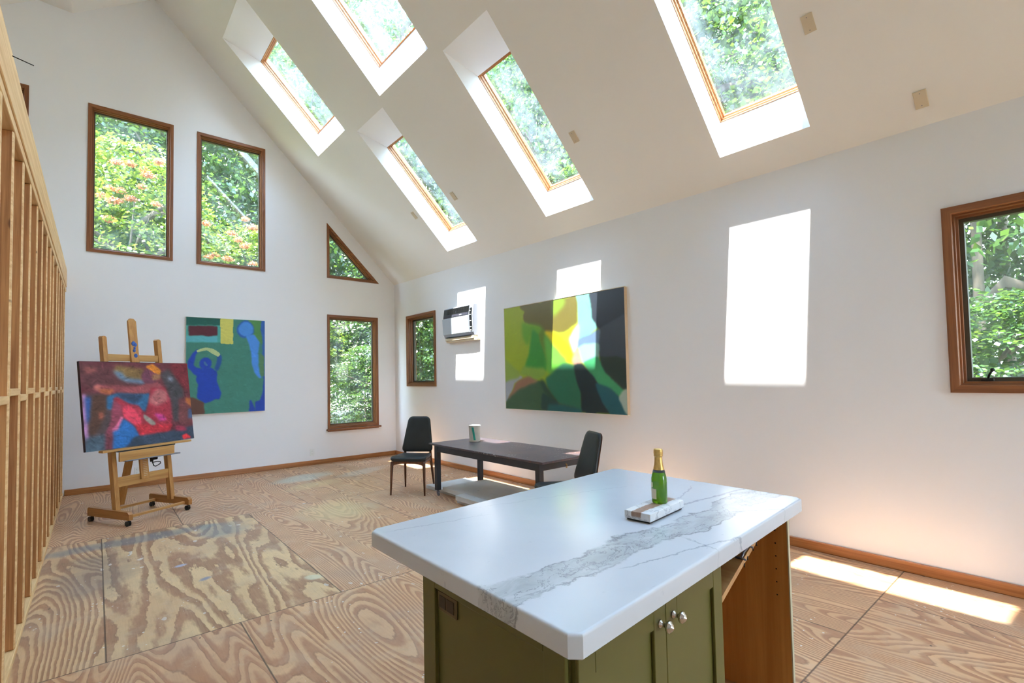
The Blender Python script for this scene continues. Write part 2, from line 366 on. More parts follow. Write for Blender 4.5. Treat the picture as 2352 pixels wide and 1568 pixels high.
def make_marble():
    """island worktop: local frame u along the long side, v across; grey cloud band with dark edges"""
    t = NT('marble_worktop'); M = t.math
    p = t.pos(); x, y, z = t.sep(p)
    wob = t.noise(p, 5.5, 6, 0.68); wob2 = t.noise(p, 2.2, 3, 0.6); w3 = t.noise(p, 22, 4, 0.7)
    # band centre runs from the near left edge to the far right corner (world y as a function of x)
    cy = M('ADD', 0.878, M('MULTIPLY', M('SUBTRACT', x, 0.72), 0.006))
    d = M('SUBTRACT', y, cy)
    d = M('ADD', d, M('MULTIPLY', M('SUBTRACT', wob, 0.5), 0.13)); d = M('ADD', d, M('MULTIPLY', M('SUBTRACT', wob2, 0.5), 0.14))
    half = M('ADD', 0.062, M('MULTIPLY', M('SUBTRACT', t.noise(p, 1.7, 2), 0.5), 0.06))
    ad = M('ABSOLUTE', d)
    inside = M('SUBTRACT', 1.0, t.smooth(M('SUBTRACT', ad, half), -0.012, 0.012))
    edge = M('SUBTRACT', 1.0, t.smooth(M('ABSOLUTE', M('SUBTRACT', ad, half)), 0.0, 0.007))
    edge = M('MULTIPLY', edge, t.smooth(t.noise(p, 7, 3), 0.36, 0.6))
    cloud = t.noise(t.vmath('MULTIPLY', p, (6, 13, 8)), 1.0, 6, 0.7, 0.8)
    white = t.mix(t.noise(p, 2.2, 4, 0.6), srgb(210, 211, 212), srgb(190, 192, 196))
    c = t.mix(M('MULTIPLY', inside, M('ADD', 0.22, M('MULTIPLY', t.smooth(cloud, 0.3, 0.72), 0.75))), white, srgb(164, 168, 168))
    ridg = M('ABSOLUTE', M('SUBTRACT', t.noise(t.vmath('MULTIPLY', p, (9, 14, 12)), 1.0, 5, 0.7, 0.6), 0.5))
    crack = M('MULTIPLY', M('SUBTRACT', 1.0, t.smooth(ridg, 0.0, 0.022)), inside)
    c = t.mix(M('MULTIPLY', crack, 0.55), c, srgb(104, 106, 108))
    c = t.mix(M('MULTIPLY', edge, 0.6), c, srgb(92, 94, 96))
    # branching veins away from the band
    def vein(x0, y0, x1, y1, wid, k, c):
        dx, dy = x1 - x0, y1 - y0; L = math.hypot(dx, dy); dx /= L; dy /= L
        a = M('ADD', M('MULTIPLY', M('SUBTRACT', x, x0), dx), M('MULTIPLY', M('SUBTRACT', y, y0), dy))
        b = M('SUBTRACT', M('MULTIPLY', M('SUBTRACT', y, y0), dx), M('MULTIPLY', M('SUBTRACT', x, x0), dy))
        b = M('ABSOLUTE', M('ADD', b, M('ADD', M('MULTIPLY', M('SUBTRACT', wob, 0.5), 0.07), M('MULTIPLY', M('SUBTRACT', w3, 0.5), 0.012))))
        m = M('MULTIPLY', M('SUBTRACT', 1.0, t.smooth(b, 0.0, wid)), M('MULTIPLY', t.smooth(a, -0.02, 0.06), M('SUBTRACT', 1.0, t.smooth(a, L - 0.08, L))))
        return t.mix(M('MULTIPLY', m, k), c, srgb(112, 116, 124))
    c = vein(1.70, 1.03, 2.30, 0.97, 0.010, 0.55, c)
    c = vein(1.72, 1.06, 2.10, 1.16, 0.006, 0.35, c)
    c = vein(1.05, 0.80, 1.62, 0.69, 0.006, 0.5, c)
    c = vein(1.40, 0.83, 1.36, 0.66, 0.004, 0.5, c)
    c = vein(1.72, 0.90, 1.98, 0.72, 0.005, 0.6, c)
    c = vein(0.74, 1.50, 1.15, 1.42, 0.005, 0.3, c)
    c = vein(1.1, 1.55, 1.9, 1.35, 0.004, 0.22, c)
    # scattered ticks
    tk = t.noise(t.vmath('MULTIPLY', p, (16, 34, 20)), 1.0, 3, 0.65)
    c = t.mix(M('MULTIPLY', t.smooth(tk, 0.66, 0.76), 0.32), c, srgb(140, 144, 160))
    t.princ(Base_Color=c, Roughness=0.22, Specular_IOR_Level=0.5)
    return t.m
M_MARBLE = make_marble()

def make_slab():
    t = NT('marble_serving_slab'); M = t.math; p = t.oco(); x, y, z = t.sep(p)
    c = t.mix(t.noise(p, 14, 4), srgb(232, 230, 228), srgb(206, 204, 204))
    vn = t.noise(t.vmath('MULTIPLY', p, (22, 10, 14)), 1.0, 4, 0.65, 0.5)
    c = t.mix(M('MULTIPLY', M('SUBTRACT', 1.0, t.smooth(M('ABSOLUTE', M('SUBTRACT', vn, 0.5)), 0.0, 0.035)), 0.5), c, srgb(120, 118, 124))
    d = M('ADD', M('ABSOLUTE', M('ADD', y, M('MULTIPLY', x, 0.02))), M('MULTIPLY', M('SUBTRACT', t.noise(p, 24, 4, 0.7), 0.5), 0.02))
    band = M('MULTIPLY', M('SUBTRACT', 1.0, t.smooth(d, 0.016, 0.019)), t.smooth(z, 0.012, 0.02))
    c = t.mix(band, c, t.mix(t.noise(p, 60, 3), srgb(136, 98, 76), srgb(170, 140, 118)))
    t.princ(Base_Color=c, Roughness=0.35); return t.m
M_SLAB = make_slab()

def make_tabletop():
    t = NT('paint_spattered_tabletop'); M = t.math; p = t.oco(); x, y, z = t.sep(p)
    n = t.noise(p, 3, 5, 0.65)
    c = t.ramp(n, [(0.3, srgb(58, 54, 62)), (0.52, srgb(82, 72, 76)), (0.72, srgb(104, 78, 70))])
    near = t.smooth(y, 0.45, -0.35)          # the end nearest the second chair is more worked on
    nr = t.smooth(t.noise(t.vmath('MULTIPLY', p, (30, 22, 1)), 1.0, 4, 0.7), 0.55, 0.7)
    c = t.mix(M('MULTIPLY', M('MULTIPLY', nr, near), 0.55), c, srgb(128, 74, 58))
    for sc, thr, colr in ((30, 0.17, srgb(222, 220, 220)), (14, 0.13, srgb(200, 200, 205)), (46, 0.14, srgb(180, 150, 130))):
        v = t.n('TexVoronoi', {'Vector': t.vmath('ADD', p, t.vmath('MULTIPLY', t.noise(p, 20, 2, col=True), (0.03, 0.03, 0))), 'Scale': float(sc)})
        m = M('LESS_THAN', v.outputs[0], M('MULTIPLY', M('ADD', M('MULTIPLY', near, 0.8), 0.2), M('MULTIPLY', t.smooth(t.noise(p, 4.0, 3), 0.42, 0.7), thr * 1.6)))
        c = t.mix(M('MULTIPLY', m, 0.85), c, colr)
    t.princ(Base_Color=c, Roughness=0.28, Specular_IOR_Level=0.5); return t.m
M_TABLETOP = make_tabletop()
def make_panel():
    t = NT('used_foam_board'); M = t.math; p = t.pos()
    c = t.mix(t.noise(p, 2.5, 4), srgb(226, 224, 220), srgb(196, 194, 188))
    s = t.smooth(t.noise(t.vmath('MULTIPLY', p, (5, 3, 3)), 1.0, 5, 0.7), 0.55, 0.7)
    c = t.mix(M('MULTIPLY', s, 0.3), c, srgb(140, 134, 124))
    k = t.smooth(t.noise(p, 30, 3, 0.7), 0.66, 0.72)
    c = t.mix(M('MULTIPLY', k, 0.6), c, srgb(70, 66, 60))
    t.princ(Base_Color=c, Roughness=0.6); return t.m
M_PANEL = make_panel()

# canvas paint read from a colour attribute that holds the picture itself
def canvas_mat(name, rough, gloss=0.5):
    t = NT(name); a = t.n('VertexColor', layer_name='paint')
    n = t.noise(t.oco(), 60, 3, 0.6)
    c = t.mix(t.math('MULTIPLY', n, 0.22), a.outputs[0], t.mix(0.5, a.outputs[0], srgb(40, 40, 40)))
    t.princ(Base_Color=c, Roughness=rough, Specular_IOR_Level=gloss, Normal=t.bump(n, 0.05, 0.001)); return t.m
M_ART_GLOSS = canvas_mat('poured_paint', 0.3, 0.4)
M_ART_MATT = canvas_mat('oil_paint', 0.55, 0.3)

def leaf_mat(name, cols, trans=0.45):
    t = NT(name); cols = [tuple(c * .80 for c in k) for k in cols] if trans > .4 else cols; r = t.n('NewGeometry').outputs['Random Per Island']
    c = t.ramp(r, [(i / (len(cols) - 1), srgb(*k)) for i, k in enumerate(cols)])
    n = t.noise(t.pos(), 0.7, 3)
    c = t.mix(t.math('MULTIPLY', n, 0.5), c, t.mix(0.5, c, srgb(30, 60, 30)))
    d = t.n('BsdfDiffuse', {'Color': c}); tl = t.n('BsdfTranslucent', {'Color': t.mix(0.3, c, srgb(130, 156, 40))})
    g = t.n('BsdfGlossy', {'Color': (1, 1, 1, 1), 'Roughness': 0.35})
    m = t.n('MixShader', {0: trans, 1: d.outputs[0], 2: tl.outputs[0]}); m2 = t.n('MixShader', {0: 0.06, 1: m.outputs[0], 2: g.outputs[0]})
    t.t.links.new(m2.outputs[0], t.out.inputs[0]); return t.m
M_LEAF_A = leaf_mat('summer_leaves', [(56, 96, 40), (84, 132, 50), (110, 152, 56), (64, 108, 52), (140, 172, 70)])
M_LEAF_B = leaf_mat('yellow_green_leaves', [(110, 150, 46), (160, 180, 60), (84, 130, 50), (190, 196, 84), (128, 164, 60)])
M_LEAF_C = leaf_mat('deep_green_leaves', [(36, 74, 38), (52, 96, 46), (70, 118, 54), (44, 84, 46), (92, 134, 66)])
M_LEAF_O = leaf_mat('orange_plumes', [(226, 132, 84), (232, 160, 110), (214, 110, 78), (238, 176, 130)], 0.35)
M_LEAF_P = leaf_mat('pale_pink_blossom', [(226, 206, 200), (236, 222, 214), (200, 180, 160)], 0.35)
M_BARK = wood('bark', (112, 100, 84), (66, 56, 46), axis=2, scale=0.3, rough=0.9)
t = NT('woodland_ground'); _p = t.pos()
t.princ(Base_Color=t.mix(t.noise(_p, 0.8, 5, 0.7), srgb(74, 96, 48), srgb(122, 108, 74)), Roughness=0.95); M_GROUND = t.m
M_ROOF = plain('roof_shingle', (84, 82, 80), 0.9, var=0.2)
ART_GREEN = ((142, 158, 40), [
 ([0.156,0.005,0.471,-0.001,0.666,0.005,0.66,0.233,0.553,0.292,0.459,0.288,0.377,0.269,0.344,0.222,0.276,0.19,0.21,0.167,0.203,0.103,0.218,0.065],(98, 90, 40),1),
 ([0.471,-0.001,0.569,-0.002,0.56,0.07,0.512,0.119,0.467,0.146],(110, 135, 45),3),
 ([0.178,0.171,0.344,0.222,0.377,0.269,0.342,0.3,0.279,0.243,0.233,0.394,0.191,0.318],(96, 146, 40),3),
 ([0.279,0.243,0.342,0.3,0.38,0.434,0.417,0.567,0.399,0.635,0.296,0.64,0.188,0.645,0.249,0.467],(58, 132, 50),1.5),
 ([0.342,0.3,0.377,0.252,0.392,0.306,0.455,0.399,0.467,0.536,0.417,0.567,0.38,0.434],(92, 120, 40),2),
 ([0.393,0.28,0.459,0.293,0.536,0.357,0.595,0.437,0.623,0.522,0.625,0.596,0.569,0.551,0.455,0.399],(205, 185, 30),2),
 ([0.392,0.306,0.455,0.399,0.569,0.551,0.545,0.575,0.497,0.606,0.464,0.664,0.415,0.653,0.402,0.523],(96, 165, 62),3),
 ([0.67,0.002,0.762,0.001,0.77,0.116,0.814,0.294,0.736,0.363,0.671,0.372,0.674,0.259],(105, 165, 155),1),
 ([0.675,0.243,0.67,0.412,0.635,0.498,0.597,0.363,0.636,0.303],(150, 140, 175),1.5),
 ([0.762,0.001,1,-0,1.002,0.232,0.827,0.312,0.781,0.212],(44, 49, 57),1),
 ([0.827,0.312,1.002,0.217,1.001,0.565,0.828,0.537,0.817,0.435],(60, 68, 76),1),
 ([0.827,0.312,0.817,0.435,0.769,0.43,0.669,0.452,0.675,0.372,0.757,0.358],(92, 112, 135),1),
 ([0.669,0.452,0.72,0.429,0.821,0.435,0.818,0.536,0.709,0.576,0.688,0.567],(125, 165, 155),1),
 ([0.662,0.448,0.688,0.567,0.673,0.599,0.629,0.596,0.622,0.546,0.639,0.499],(185, 130, 115),1.5),
 ([0.709,0.576,0.811,0.536,0.834,0.592,0.865,0.671,0.978,0.803,0.952,0.852,0.895,0.803,0.789,0.747,0.749,0.674],(62, 140, 92),1),
 ([0.828,0.537,0.914,0.543,1.004,0.572,1.006,0.8,0.981,0.799,0.859,0.663,0.834,0.592],(44, 56, 50),1),
 ([0.439,0.672,0.497,0.614,0.545,0.575,0.629,0.596,0.648,0.703,0.681,0.826,0.685,0.981,0.488,0.929,0.411,0.784,0.397,0.705],(44, 100, 72),1.5),
 ([0.629,0.596,0.688,0.583,0.749,0.674,0.796,0.747,0.84,0.92,0.885,0.989,0.684,0.99,0.681,0.826,0.648,0.712],(36, 48, 50),1),
 ([0.789,0.747,0.895,0.803,0.952,0.864,0.992,1.006,0.884,0.996,0.834,0.897],(40, 86, 92),1),
 ([1.009,0.796,1.008,1.006,0.99,0.995,0.969,0.924,0.948,0.864,0.978,0.811],(150, 165, 150),1),
 ([-0.007,1.01,0.007,0.904,0.107,0.818,0.257,0.746,0.328,0.73,0.426,0.827,0.48,0.921,0.677,0.982,0.676,1.023,-0.008,1.02],(58, 84, 56),1),
 ([0.006,0.914,0.069,0.828,0.11,0.744,0.177,0.708,0.242,0.678,0.328,0.721,0.239,0.755,0.107,0.818],(136, 98, 74),1.5),
 ([-0.006,0.723,0.141,0.68,0.178,0.69,0.091,0.743,0.059,0.828,-0.004,0.923],(146, 148, 152),1),
 ([-0.003,0.504,0.151,0.652,0.14,0.689,-0.006,0.723],(128, 148, 62),1.5),
 ([0.151,0.652,0.19,0.59,0.297,0.613,0.383,0.617,0.398,0.67,0.311,0.712,0.224,0.673],(122, 150, 58),2),
 ([0.332,0.73,0.371,0.726,0.496,0.938,0.456,0.93],(44, 66, 48),1.5),
 ([0.367,0.836,0.488,0.929,0.487,0.951,0.414,0.949,0.404,0.993,0.345,0.986],(38, 62, 54),1),
 ([0.414,0.949,0.535,0.945,0.678,0.973,0.677,0.998,0.404,1.002],(38, 86, 84),1.5),
])
ART_BLUE = ((64, 122, 108), [
 ([-0.007,-0.007,0.421,0,0.421,0.078,-0.007,0.091],(35, 88, 78),1),
 ([-0.007,0.091,0.421,0.078,0.421,0.249,-0.006,0.261],(72, 150, 140),1),
 ([0.037,0.095,0.372,0.088,0.373,0.181,0.038,0.191],(86, 42, 50),1),
 ([0.007,0.203,0.373,0.195,0.373,0.247,0.007,0.253],(84, 160, 168),1),
 ([0.421,-0.01,0.577,-0.01,0.572,0.116,0.564,0.14,0.576,0.172,0.567,0.205,0.572,0.265,0.421,0.261],(192, 188, 96),0.7),
 ([0.773,-0.007,0.961,-0.008,0.95,0.101,0.97,0.183,0.96,0.259,0.919,0.227,0.848,0.179,0.838,0.097],(76, 128, 76),1),
 ([0.961,-0.008,1.012,-0.011,1.01,0.657,0.974,0.624,0.97,0.183,0.945,0.101],(48, 90, 160),1),
 ([0.924,0.367,0.98,0.391,0.979,0.615,0.938,0.607],(80, 120, 85),1),
 ([0.848,0.101,0.837,0.141,0.806,0.173,0.762,0.192,0.714,0.194,0.67,0.178,0.64,0.148,0.63,0.109,0.641,0.07,0.67,0.038,0.714,0.018,0.763,0.016,0.807,0.031,0.837,0.062],(46, 90, 165),1),
 ([0.835,0.099,0.826,0.132,0.8,0.159,0.763,0.175,0.723,0.177,0.686,0.163,0.661,0.138,0.652,0.106,0.661,0.073,0.686,0.046,0.723,0.03,0.764,0.028,0.8,0.041,0.826,0.066],(72, 134, 204),1),
 ([0.748,0.183,0.848,0.163,0.919,0.243,0.898,0.36,0.908,0.458,0.898,0.492,0.938,0.623,0.958,0.628,0.928,0.644,0.867,0.574,0.827,0.492,0.817,0.361,0.797,0.279],(72, 132, 204),1),
 ([0.871,0.902,0.937,0.887,0.978,0.781,0.994,0.624,1.015,0.624,1.013,1.013,0.871,1.008],(36, 66, 156),1),
 ([0.801,0.863,0.851,0.966,0.856,1.007,0.786,1.005],(36, 66, 156),1),
 ([0.195,0.536,0.299,0.527,0.364,0.559,0.373,0.598,0.364,0.669,0.401,0.748,0.422,0.788,0.401,0.846,0.346,0.841,0.227,0.889,0.137,0.829,0.15,0.69,0.128,0.644,0.141,0.598,0.092,0.575,0.03,0.521,0.03,0.452,0.082,0.375,0.136,0.335,0.154,0.342,0.109,0.39,0.096,0.451,0.083,0.498,0.118,0.524],(36, 66, 160),1),
 ([0.304,0.476,0.297,0.502,0.278,0.523,0.25,0.534,0.22,0.534,0.193,0.523,0.174,0.503,0.167,0.478,0.174,0.452,0.193,0.432,0.22,0.42,0.25,0.42,0.278,0.431,0.297,0.451],(36, 66, 160),1),
 ([0.208,0.45,0.226,0.481,0.262,0.504,0.253,0.489,0.231,0.462],(60, 100, 150),0.7),
 ([0.373,0.551,0.42,0.471,0.429,0.408,0.401,0.369,0.382,0.393,0.373,0.448,0.364,0.496,0.345,0.527],(42, 80, 140),1),
 ([0.131,0.347,0.244,0.313,0.326,0.331,0.41,0.376,0.391,0.401,0.308,0.363,0.253,0.336,0.136,0.357],(168, 184, 130),0.7),
 ([-0.003,0.829,0.093,0.835,0.209,0.884,0.223,0.997,0.058,1.01,-0.011,1.011],(96, 66, 56),1.5),
])
ART_RED = ((98, 48, 54), [
 ([0.001,0.033,0.344,0.088,0.531,0.268,0.091,0.305,0.003,0.253],(92, 52, 54),4),
 ([0.044,0.073,0.125,0.081,0.117,0.123,0.047,0.131],(150, 84, 76),3),
 ([0.309,0.045,0.543,0.087,0.528,0.214,0.362,0.22,0.273,0.115],(122, 94, 56),2.5),
 ([0.268,0.106,0.342,0.132,0.376,0.194,0.534,0.223,0.546,0.259,0.374,0.237,0.325,0.201],(98, 118, 140),2.5),
 ([0.014,0.374,0.24,0.386,0.22,0.758,0.159,1.006,-0.003,1.007],(76, 62, 62),4),
 ([0.009,0.366,0.031,0.375,0.031,0.851,0.008,0.878],(165, 120, 160),2),
 ([0.029,0.407,0.08,0.41,0.066,0.579,0.051,0.673,0.033,0.686],(48, 84, 146),2.5),
 ([0.087,0.386,0.204,0.384,0.183,0.549,0.148,0.668,0.077,0.819,0.039,0.813],(80, 54, 44),3),
 ([0.135,0.585,0.158,0.579,0.149,0.644,0.131,0.65],(170, 90, 70),2.5),
 ([0.203,0.409,0.297,0.364,0.578,0.387,0.556,0.502,0.516,0.596,0.434,0.519,0.347,0.469,0.263,0.421,0.231,0.553,0.196,0.533],(48, 94, 130),2),
 ([0.277,0.38,0.523,0.393,0.449,0.494,0.349,0.435],(46, 62, 84),3),
 ([0.091,0.305,0.121,0.264,0.21,0.276,0.37,0.298,0.502,0.294,0.588,0.251,0.673,0.253,0.725,0.329,0.594,0.36,0.457,0.376,0.291,0.355,0.193,0.371,0.135,0.339],(142, 72, 74),1.5),
 ([0.091,0.288,0.139,0.265,0.149,0.307,0.113,0.322],(190, 110, 100),1.5),
 ([0.142,0.315,0.268,0.329,0.217,0.373,0.147,0.348],(178, 98, 62),2),
 ([0.597,0.324,0.727,0.311,0.782,0.462,0.786,0.694,0.735,0.869,0.625,0.898,0.49,0.879,0.429,0.802,0.499,0.751,0.544,0.58,0.581,0.45],(150, 48, 60),2),
 ([0.582,0.432,0.667,0.327,0.752,0.368,0.751,0.479,0.637,0.544,0.571,0.485],(168, 98, 98),2.5),
 ([0.679,0.17,0.668,0.208,0.644,0.238,0.612,0.254,0.577,0.253,0.548,0.236,0.529,0.206,0.524,0.169,0.534,0.131,0.557,0.101,0.589,0.084,0.624,0.084,0.654,0.101,0.674,0.132],(106, 58, 74),2),
 ([0.567,0.05,0.639,0.021,0.706,0.095,0.698,0.152,0.646,0.124],(192, 116, 40),1.2),
 ([0.63,0.151,0.701,0.161,0.691,0.207,0.618,0.215],(150, 105, 75),2),
 ([0.256,0.429,0.288,0.414,0.371,0.497,0.467,0.53,0.508,0.621,0.499,0.751,0.482,0.809,0.407,0.748,0.335,0.672,0.31,0.568],(160, 50, 64),1.5),
 ([0.324,0.536,0.382,0.523,0.431,0.579,0.471,0.661,0.48,0.783,0.414,0.74,0.348,0.665,0.321,0.595],(208, 66, 86),1.2),
 ([0.255,0.446,0.313,0.518,0.312,0.636,0.268,0.764,0.213,0.879,0.195,1.004,0.154,1.005,0.175,0.817,0.224,0.676],(138, 64, 80),2),
 ([0.306,0.635,0.317,0.653,0.278,0.798,0.241,0.818,0.224,0.783,0.27,0.731],(198, 104, 134),1.2),
 ([0.323,0.671,0.406,0.765,0.44,0.846,0.448,0.923,0.4,0.966,0.328,0.996,0.23,1.011,0.21,0.943,0.229,0.816,0.278,0.798],(44, 100, 158),1.5),
 ([0.433,0.751,0.607,0.773,0.779,0.785,0.728,0.868,0.625,0.898,0.463,0.883],(174, 46, 56),2),
 ([0.506,0.638,0.57,0.698,0.614,0.765,0.579,0.769,0.516,0.7],(142, 132, 122),1.2),
 ([0.616,0.64,0.686,0.656,0.724,0.724,0.652,0.725],(180, 62, 124),1.5),
 ([0.703,0.142,0.781,0.086,0.858,0.181,0.923,0.337,0.93,0.433,0.865,0.467,0.857,0.748,0.797,0.741,0.795,0.482,0.762,0.331],(68, 64, 66),2.5),
 ([0.782,0.171,0.819,0.181,0.822,0.238,0.785,0.228],(120, 125, 140),2.5),
 ([0.804,-0.01,1.009,-0.01,1.011,0.34,0.939,0.338,0.858,0.181],(110, 40, 46),2.5),
 ([0.88,0.468,1.002,0.534,0.997,0.763,0.898,0.808,0.857,0.748],(106, 60, 60),3),
 ([0.944,0.463,0.991,0.475,0.994,0.572,0.955,0.521],(172, 98, 52),1.5),
 ([0.963,0.608,1.01,0.621,1.009,0.727,0.961,0.722],(70, 85, 115),2),
 ([0.411,0.892,0.727,0.877,0.998,0.84,1.007,1.01,0.327,1.012],(54, 66, 82),2),
 ([0.821,0.817,0.896,0.836,0.924,0.877,0.802,0.87],(150, 50, 70),2),
 ([0.871,0.943,0.919,0.932,0.961,0.985,0.883,0.987],(208, 56, 62),1),
 ([0.009,0.855,0.163,0.831,0.159,1.006,-0.003,1.007],(70, 86, 98),3),
 ([0.169,0.832,0.216,0.823,0.206,1.014,0.159,1.006],(104, 52, 60),2.5),
])
def art_colours(art, nx, ny, seed, streak=0.05, sharp=1.0):
    """paint the picture layer by layer on an nx x ny grid; returns linear RGB rows from the top"""
    base, layers = art
    r = np.random.default_rng(seed)
    img = np.ones((ny, nx, 3)) * np.array(base, float)
    uu, vv = np.meshgrid((np.arange(nx) + .5) / nx, (np.arange(ny) + .5) / ny)
    def blur(a, k):
        if k < 1: return a
        ker = np.ones(2 * k + 1) / (2 * k + 1)
        for ax in (0, 1):
            pad = [(k, k) if i == ax else (0, 0) for i in range(2)]
            a = np.apply_along_axis(lambda q: np.convolve(q, ker, 'valid'), ax, np.pad(a, pad, mode='edge'))
        return a
    low = r.normal(size=(ny, nx)); low = blur(blur(low, 5), 5); low /= abs(low).max()
    lo2 = r.normal(size=(ny, nx)); lo2 = blur(blur(lo2, 5), 5); lo2 /= abs(lo2).max()
    for flat, colr, soft in layers:
        p = list(zip(flat[0::2], flat[1::2])); m = np.zeros((ny, nx), bool)
        u2 = uu + 0.012 * low; v2 = vv + 0.012 * lo2
        for i in range(len(p)):
            (x1, y1), (x2, y2) = p[i], p[i - 1]
            if y1 == y2: continue
            m ^= ((y1 > v2) != (y2 > v2)) & (u2 < (x2 - x1) * (v2 - y1) / (y2 - y1) + x1)
        m = blur(m.astype(float), 2) > .22
        k = int(round(soft * sharp * nx / 160)); a = blur(blur(m.astype(float), k), k)[..., None]
        img = img * (1 - a) + np.array(colr, float) * a
    st = np.zeros((ny, nx))
    for k in range(int(900 * streak / .05)):      # visible brush strokes
        cx, cy, L_, a = r.uniform(0, nx), r.uniform(0, ny), r.uniform(4, 18), r.normal(.3, .7)
        q = np.arange(int(L_)); xi = np.clip((cx + q * math.cos(a)).astype(int), 0, nx - 1); yi = np.clip((cy + q * math.sin(a)).astype(int), 0, ny - 1)
        st[yi, xi] += r.normal()
    st = blur(st, 1); st /= abs(st).max()
    img = np.clip(img * 1.16 * (1 + streak * (2.2 * st + low)[..., None]), 0, 255) / 255
    return np.where(img <= 0.04045, img / 12.92, ((img + 0.055) / 1.055) ** 2.4)
def canvas_face(name, w, h, art, mat, parent, depth, nx, ny, seed, streak, sharp=1.0):
    """front cloth of a stretched canvas: local x right, z up, facing -y, at y=-depth"""
    xs = np.linspace(-w / 2, w / 2, nx); zs = np.linspace(h, 0, ny)
    co = [(x, -depth, z) for z in zs for x in xs]
    fa = [(j * nx + i, (j + 1) * nx + i, (j + 1) * nx + i + 1, j * nx + i + 1) for j in range(ny - 1) for i in range(nx - 1)]
    me = bpy.data.meshes.new(name); me.from_pydata(co, [], fa); me.update()
    c = art_colours(art, nx, ny, seed, streak, sharp).reshape(-1, 3)
    at = me.color_attributes.new('paint', 'FLOAT_COLOR', 'POINT')
    at.data.foreach_set('color', np.concatenate([c, np.ones((len(c), 1))], 1).astype(np.float32).ravel())
    me.materials.append(mat); o = bpy.data.objects.new(name, me); COL.objects.link(o); o.parent = parent
    return o

# ------------------------------------------------------------------ openings
WIN_BACK = {  # polygons on the gable wall
 1: rect(-0.118, 3.178, 0.842, 5.179), 2: rect(1.137, 3.177, 2.090, 5.177),
 3: [(3.090, 3.195), (4.060, 3.190), (3.090, 4.157)], 4: rect(3.088, 0.575, 4.033, 2.552),
 5: rect(-1.650, 3.178, -0.692, 5.201)}
WIN_RIGHT = {6: rect(6.922, 1.277, 7.902, 2.547), 7: rect(-0.36, 1.246, 0.604, 2.472)}
SKY = {  # y0, y1, opening u0,u1, glass frame u0,u1
 8: (5.470, 6.240, 0.285, 2.33, 0.48, 1.94), 9: (3.370, 4.100, 0.285, 2.33, 0.48, 1.94), 10: (1.290, 1.985, 0.265, 2.33, 0.47, 1.94),
 11: (6.460, 7.520, 2.44, 4.31, 2.69, 3.86), 12: (4.260, 5.385, 2.44, 4.31, 2.69, 3.86),
 13: (2.110, 3.230, 2.44, 4.31, 2.69, 3.86), 14: (0.070, 1.230, 2.44, 4.31, 2.69, 3.86),
 15: (-0.860, -0.150, 0.265, 2.33, 0.47, 1.94), 16: (-2.080, -0.950, 2.44, 4.31, 2.69, 3.86), 17: (-3.000, -2.300, 0.265, 2.33, 0.47, 1.94)}  # unseen skylights added behind the camera for fill daylight
INS = 0.03   # hole edge sits behind the casing
hb = [inset_poly(p, INS) for p in WIN_BACK.values()]
hr = [inset_poly(p, INS) for p in WIN_RIGHT.values()]

# ------------------------------------------------------------------ shell
bm = B(); box(bm, (XL - .16, YR - .16, -0.12), (W + .16, D + .16, 0.0))
tag(obj('floor', bm, M_FLOOR), 'worn plywood sheet floor with swirling grain and paint spots', 'floor', kind='structure')
zr = eave(D) + S * (W - RIDGE_X)
PROF = [(RIDGE_X, zr), (-0.29, zr - 0.62), (-0.62, zr - 0.60), (XL, zr - 0.60 - 0.68 * (-XL - 0.62))]
gable = [(XL, 0), (W, 0), (W, eave(D))] + PROF
bm = B(); wall(bm, gable, hb, m_back, 0, -0.16)
tag(obj('wall_back', bm, M_WALL), 'tall white gable wall with four windows and a painting', 'wall', kind='structure')
bm = B(); wall(bm, [(YR, 0), (D, 0), (D, eave(D)), (YR, eave(YR))], hr, m_right, 0, -0.16)
tag(obj('wall_right', bm, M_WALL), 'long white side wall with sun patches and the green painting', 'wall', kind='structure')
zl = lambda y: PROF[-1][1] + G * (y - D)
bm = B(); wall(bm, [(YR, 0), (D, 0), (D, zl(D)), (YR, zl(YR))], [], m_left, 0, -0.16)
tag(obj('wall_left', bm, M_WALL), 'white outer wall beyond the stud partition', 'wall', kind='structure')
dz = G * (YR - D)
bm = B(); wall(bm, [(x, z + (dz if i > 1 else 0)) for i, (x, z) in enumerate(gable)], [rect(2.2, 0.02, 3.8, 2.1)], m_rear, 0, -0.16)  # unseen opening added in the rear wall to let in fill light
tag(obj('wall_rear', bm, M_WALL), 'white gable wall at the other end of the room', 'wall', kind='structure')
U_R = (W - RIDGE_X) * HYP
bm = B()
holes = [rect(y0, u0, y1, u1) for y0, y1, u0, u1, f0, f1 in SKY.values()]
sheet(bm, rect(YR, 0, D, U_R), holes, m_slope, 0)
sheet(bm, rect(YR, 0, D, U_R), [rect(a - .02, b - .02, c + .02, d + .02) for (a, b), _1, (c, d), _2 in holes], m_slope, -0.02)
prev = PROF[0]
for q in PROF[1:]:
    a = [bm.verts.new((prev[0], y, prev[1] + G * (y - D))) for y in (YR, D)]; b = [bm.verts.new((q[0], y, q[1] + G * (y - D))) for y in (YR, D)]
    a2 = [bm.verts.new(v.co + Vector((0, 0, .12))) for v in a]; b2 = [bm.verts.new(v.co + Vector((0, 0, .12))) for v in b]
    for f in ((a[0], a[1], b[1], b[0]), (a2[0], b2[0], b2[1], a2[1]), (a[0], b[0], b2[0], a2[0]), (a[1], a2[1], b2[1], b[1])): bm.faces.new(f)
    prev = q
tag(obj('ceiling', bm, M_CEIL), 'high sloping white ceiling pierced by skylight wells', 'ceiling', kind='structure')
bm = B(); holes = [rect(y0, f0, y1, f1) for y0, y1, u0, u1, f0, f1 in SKY.values()]
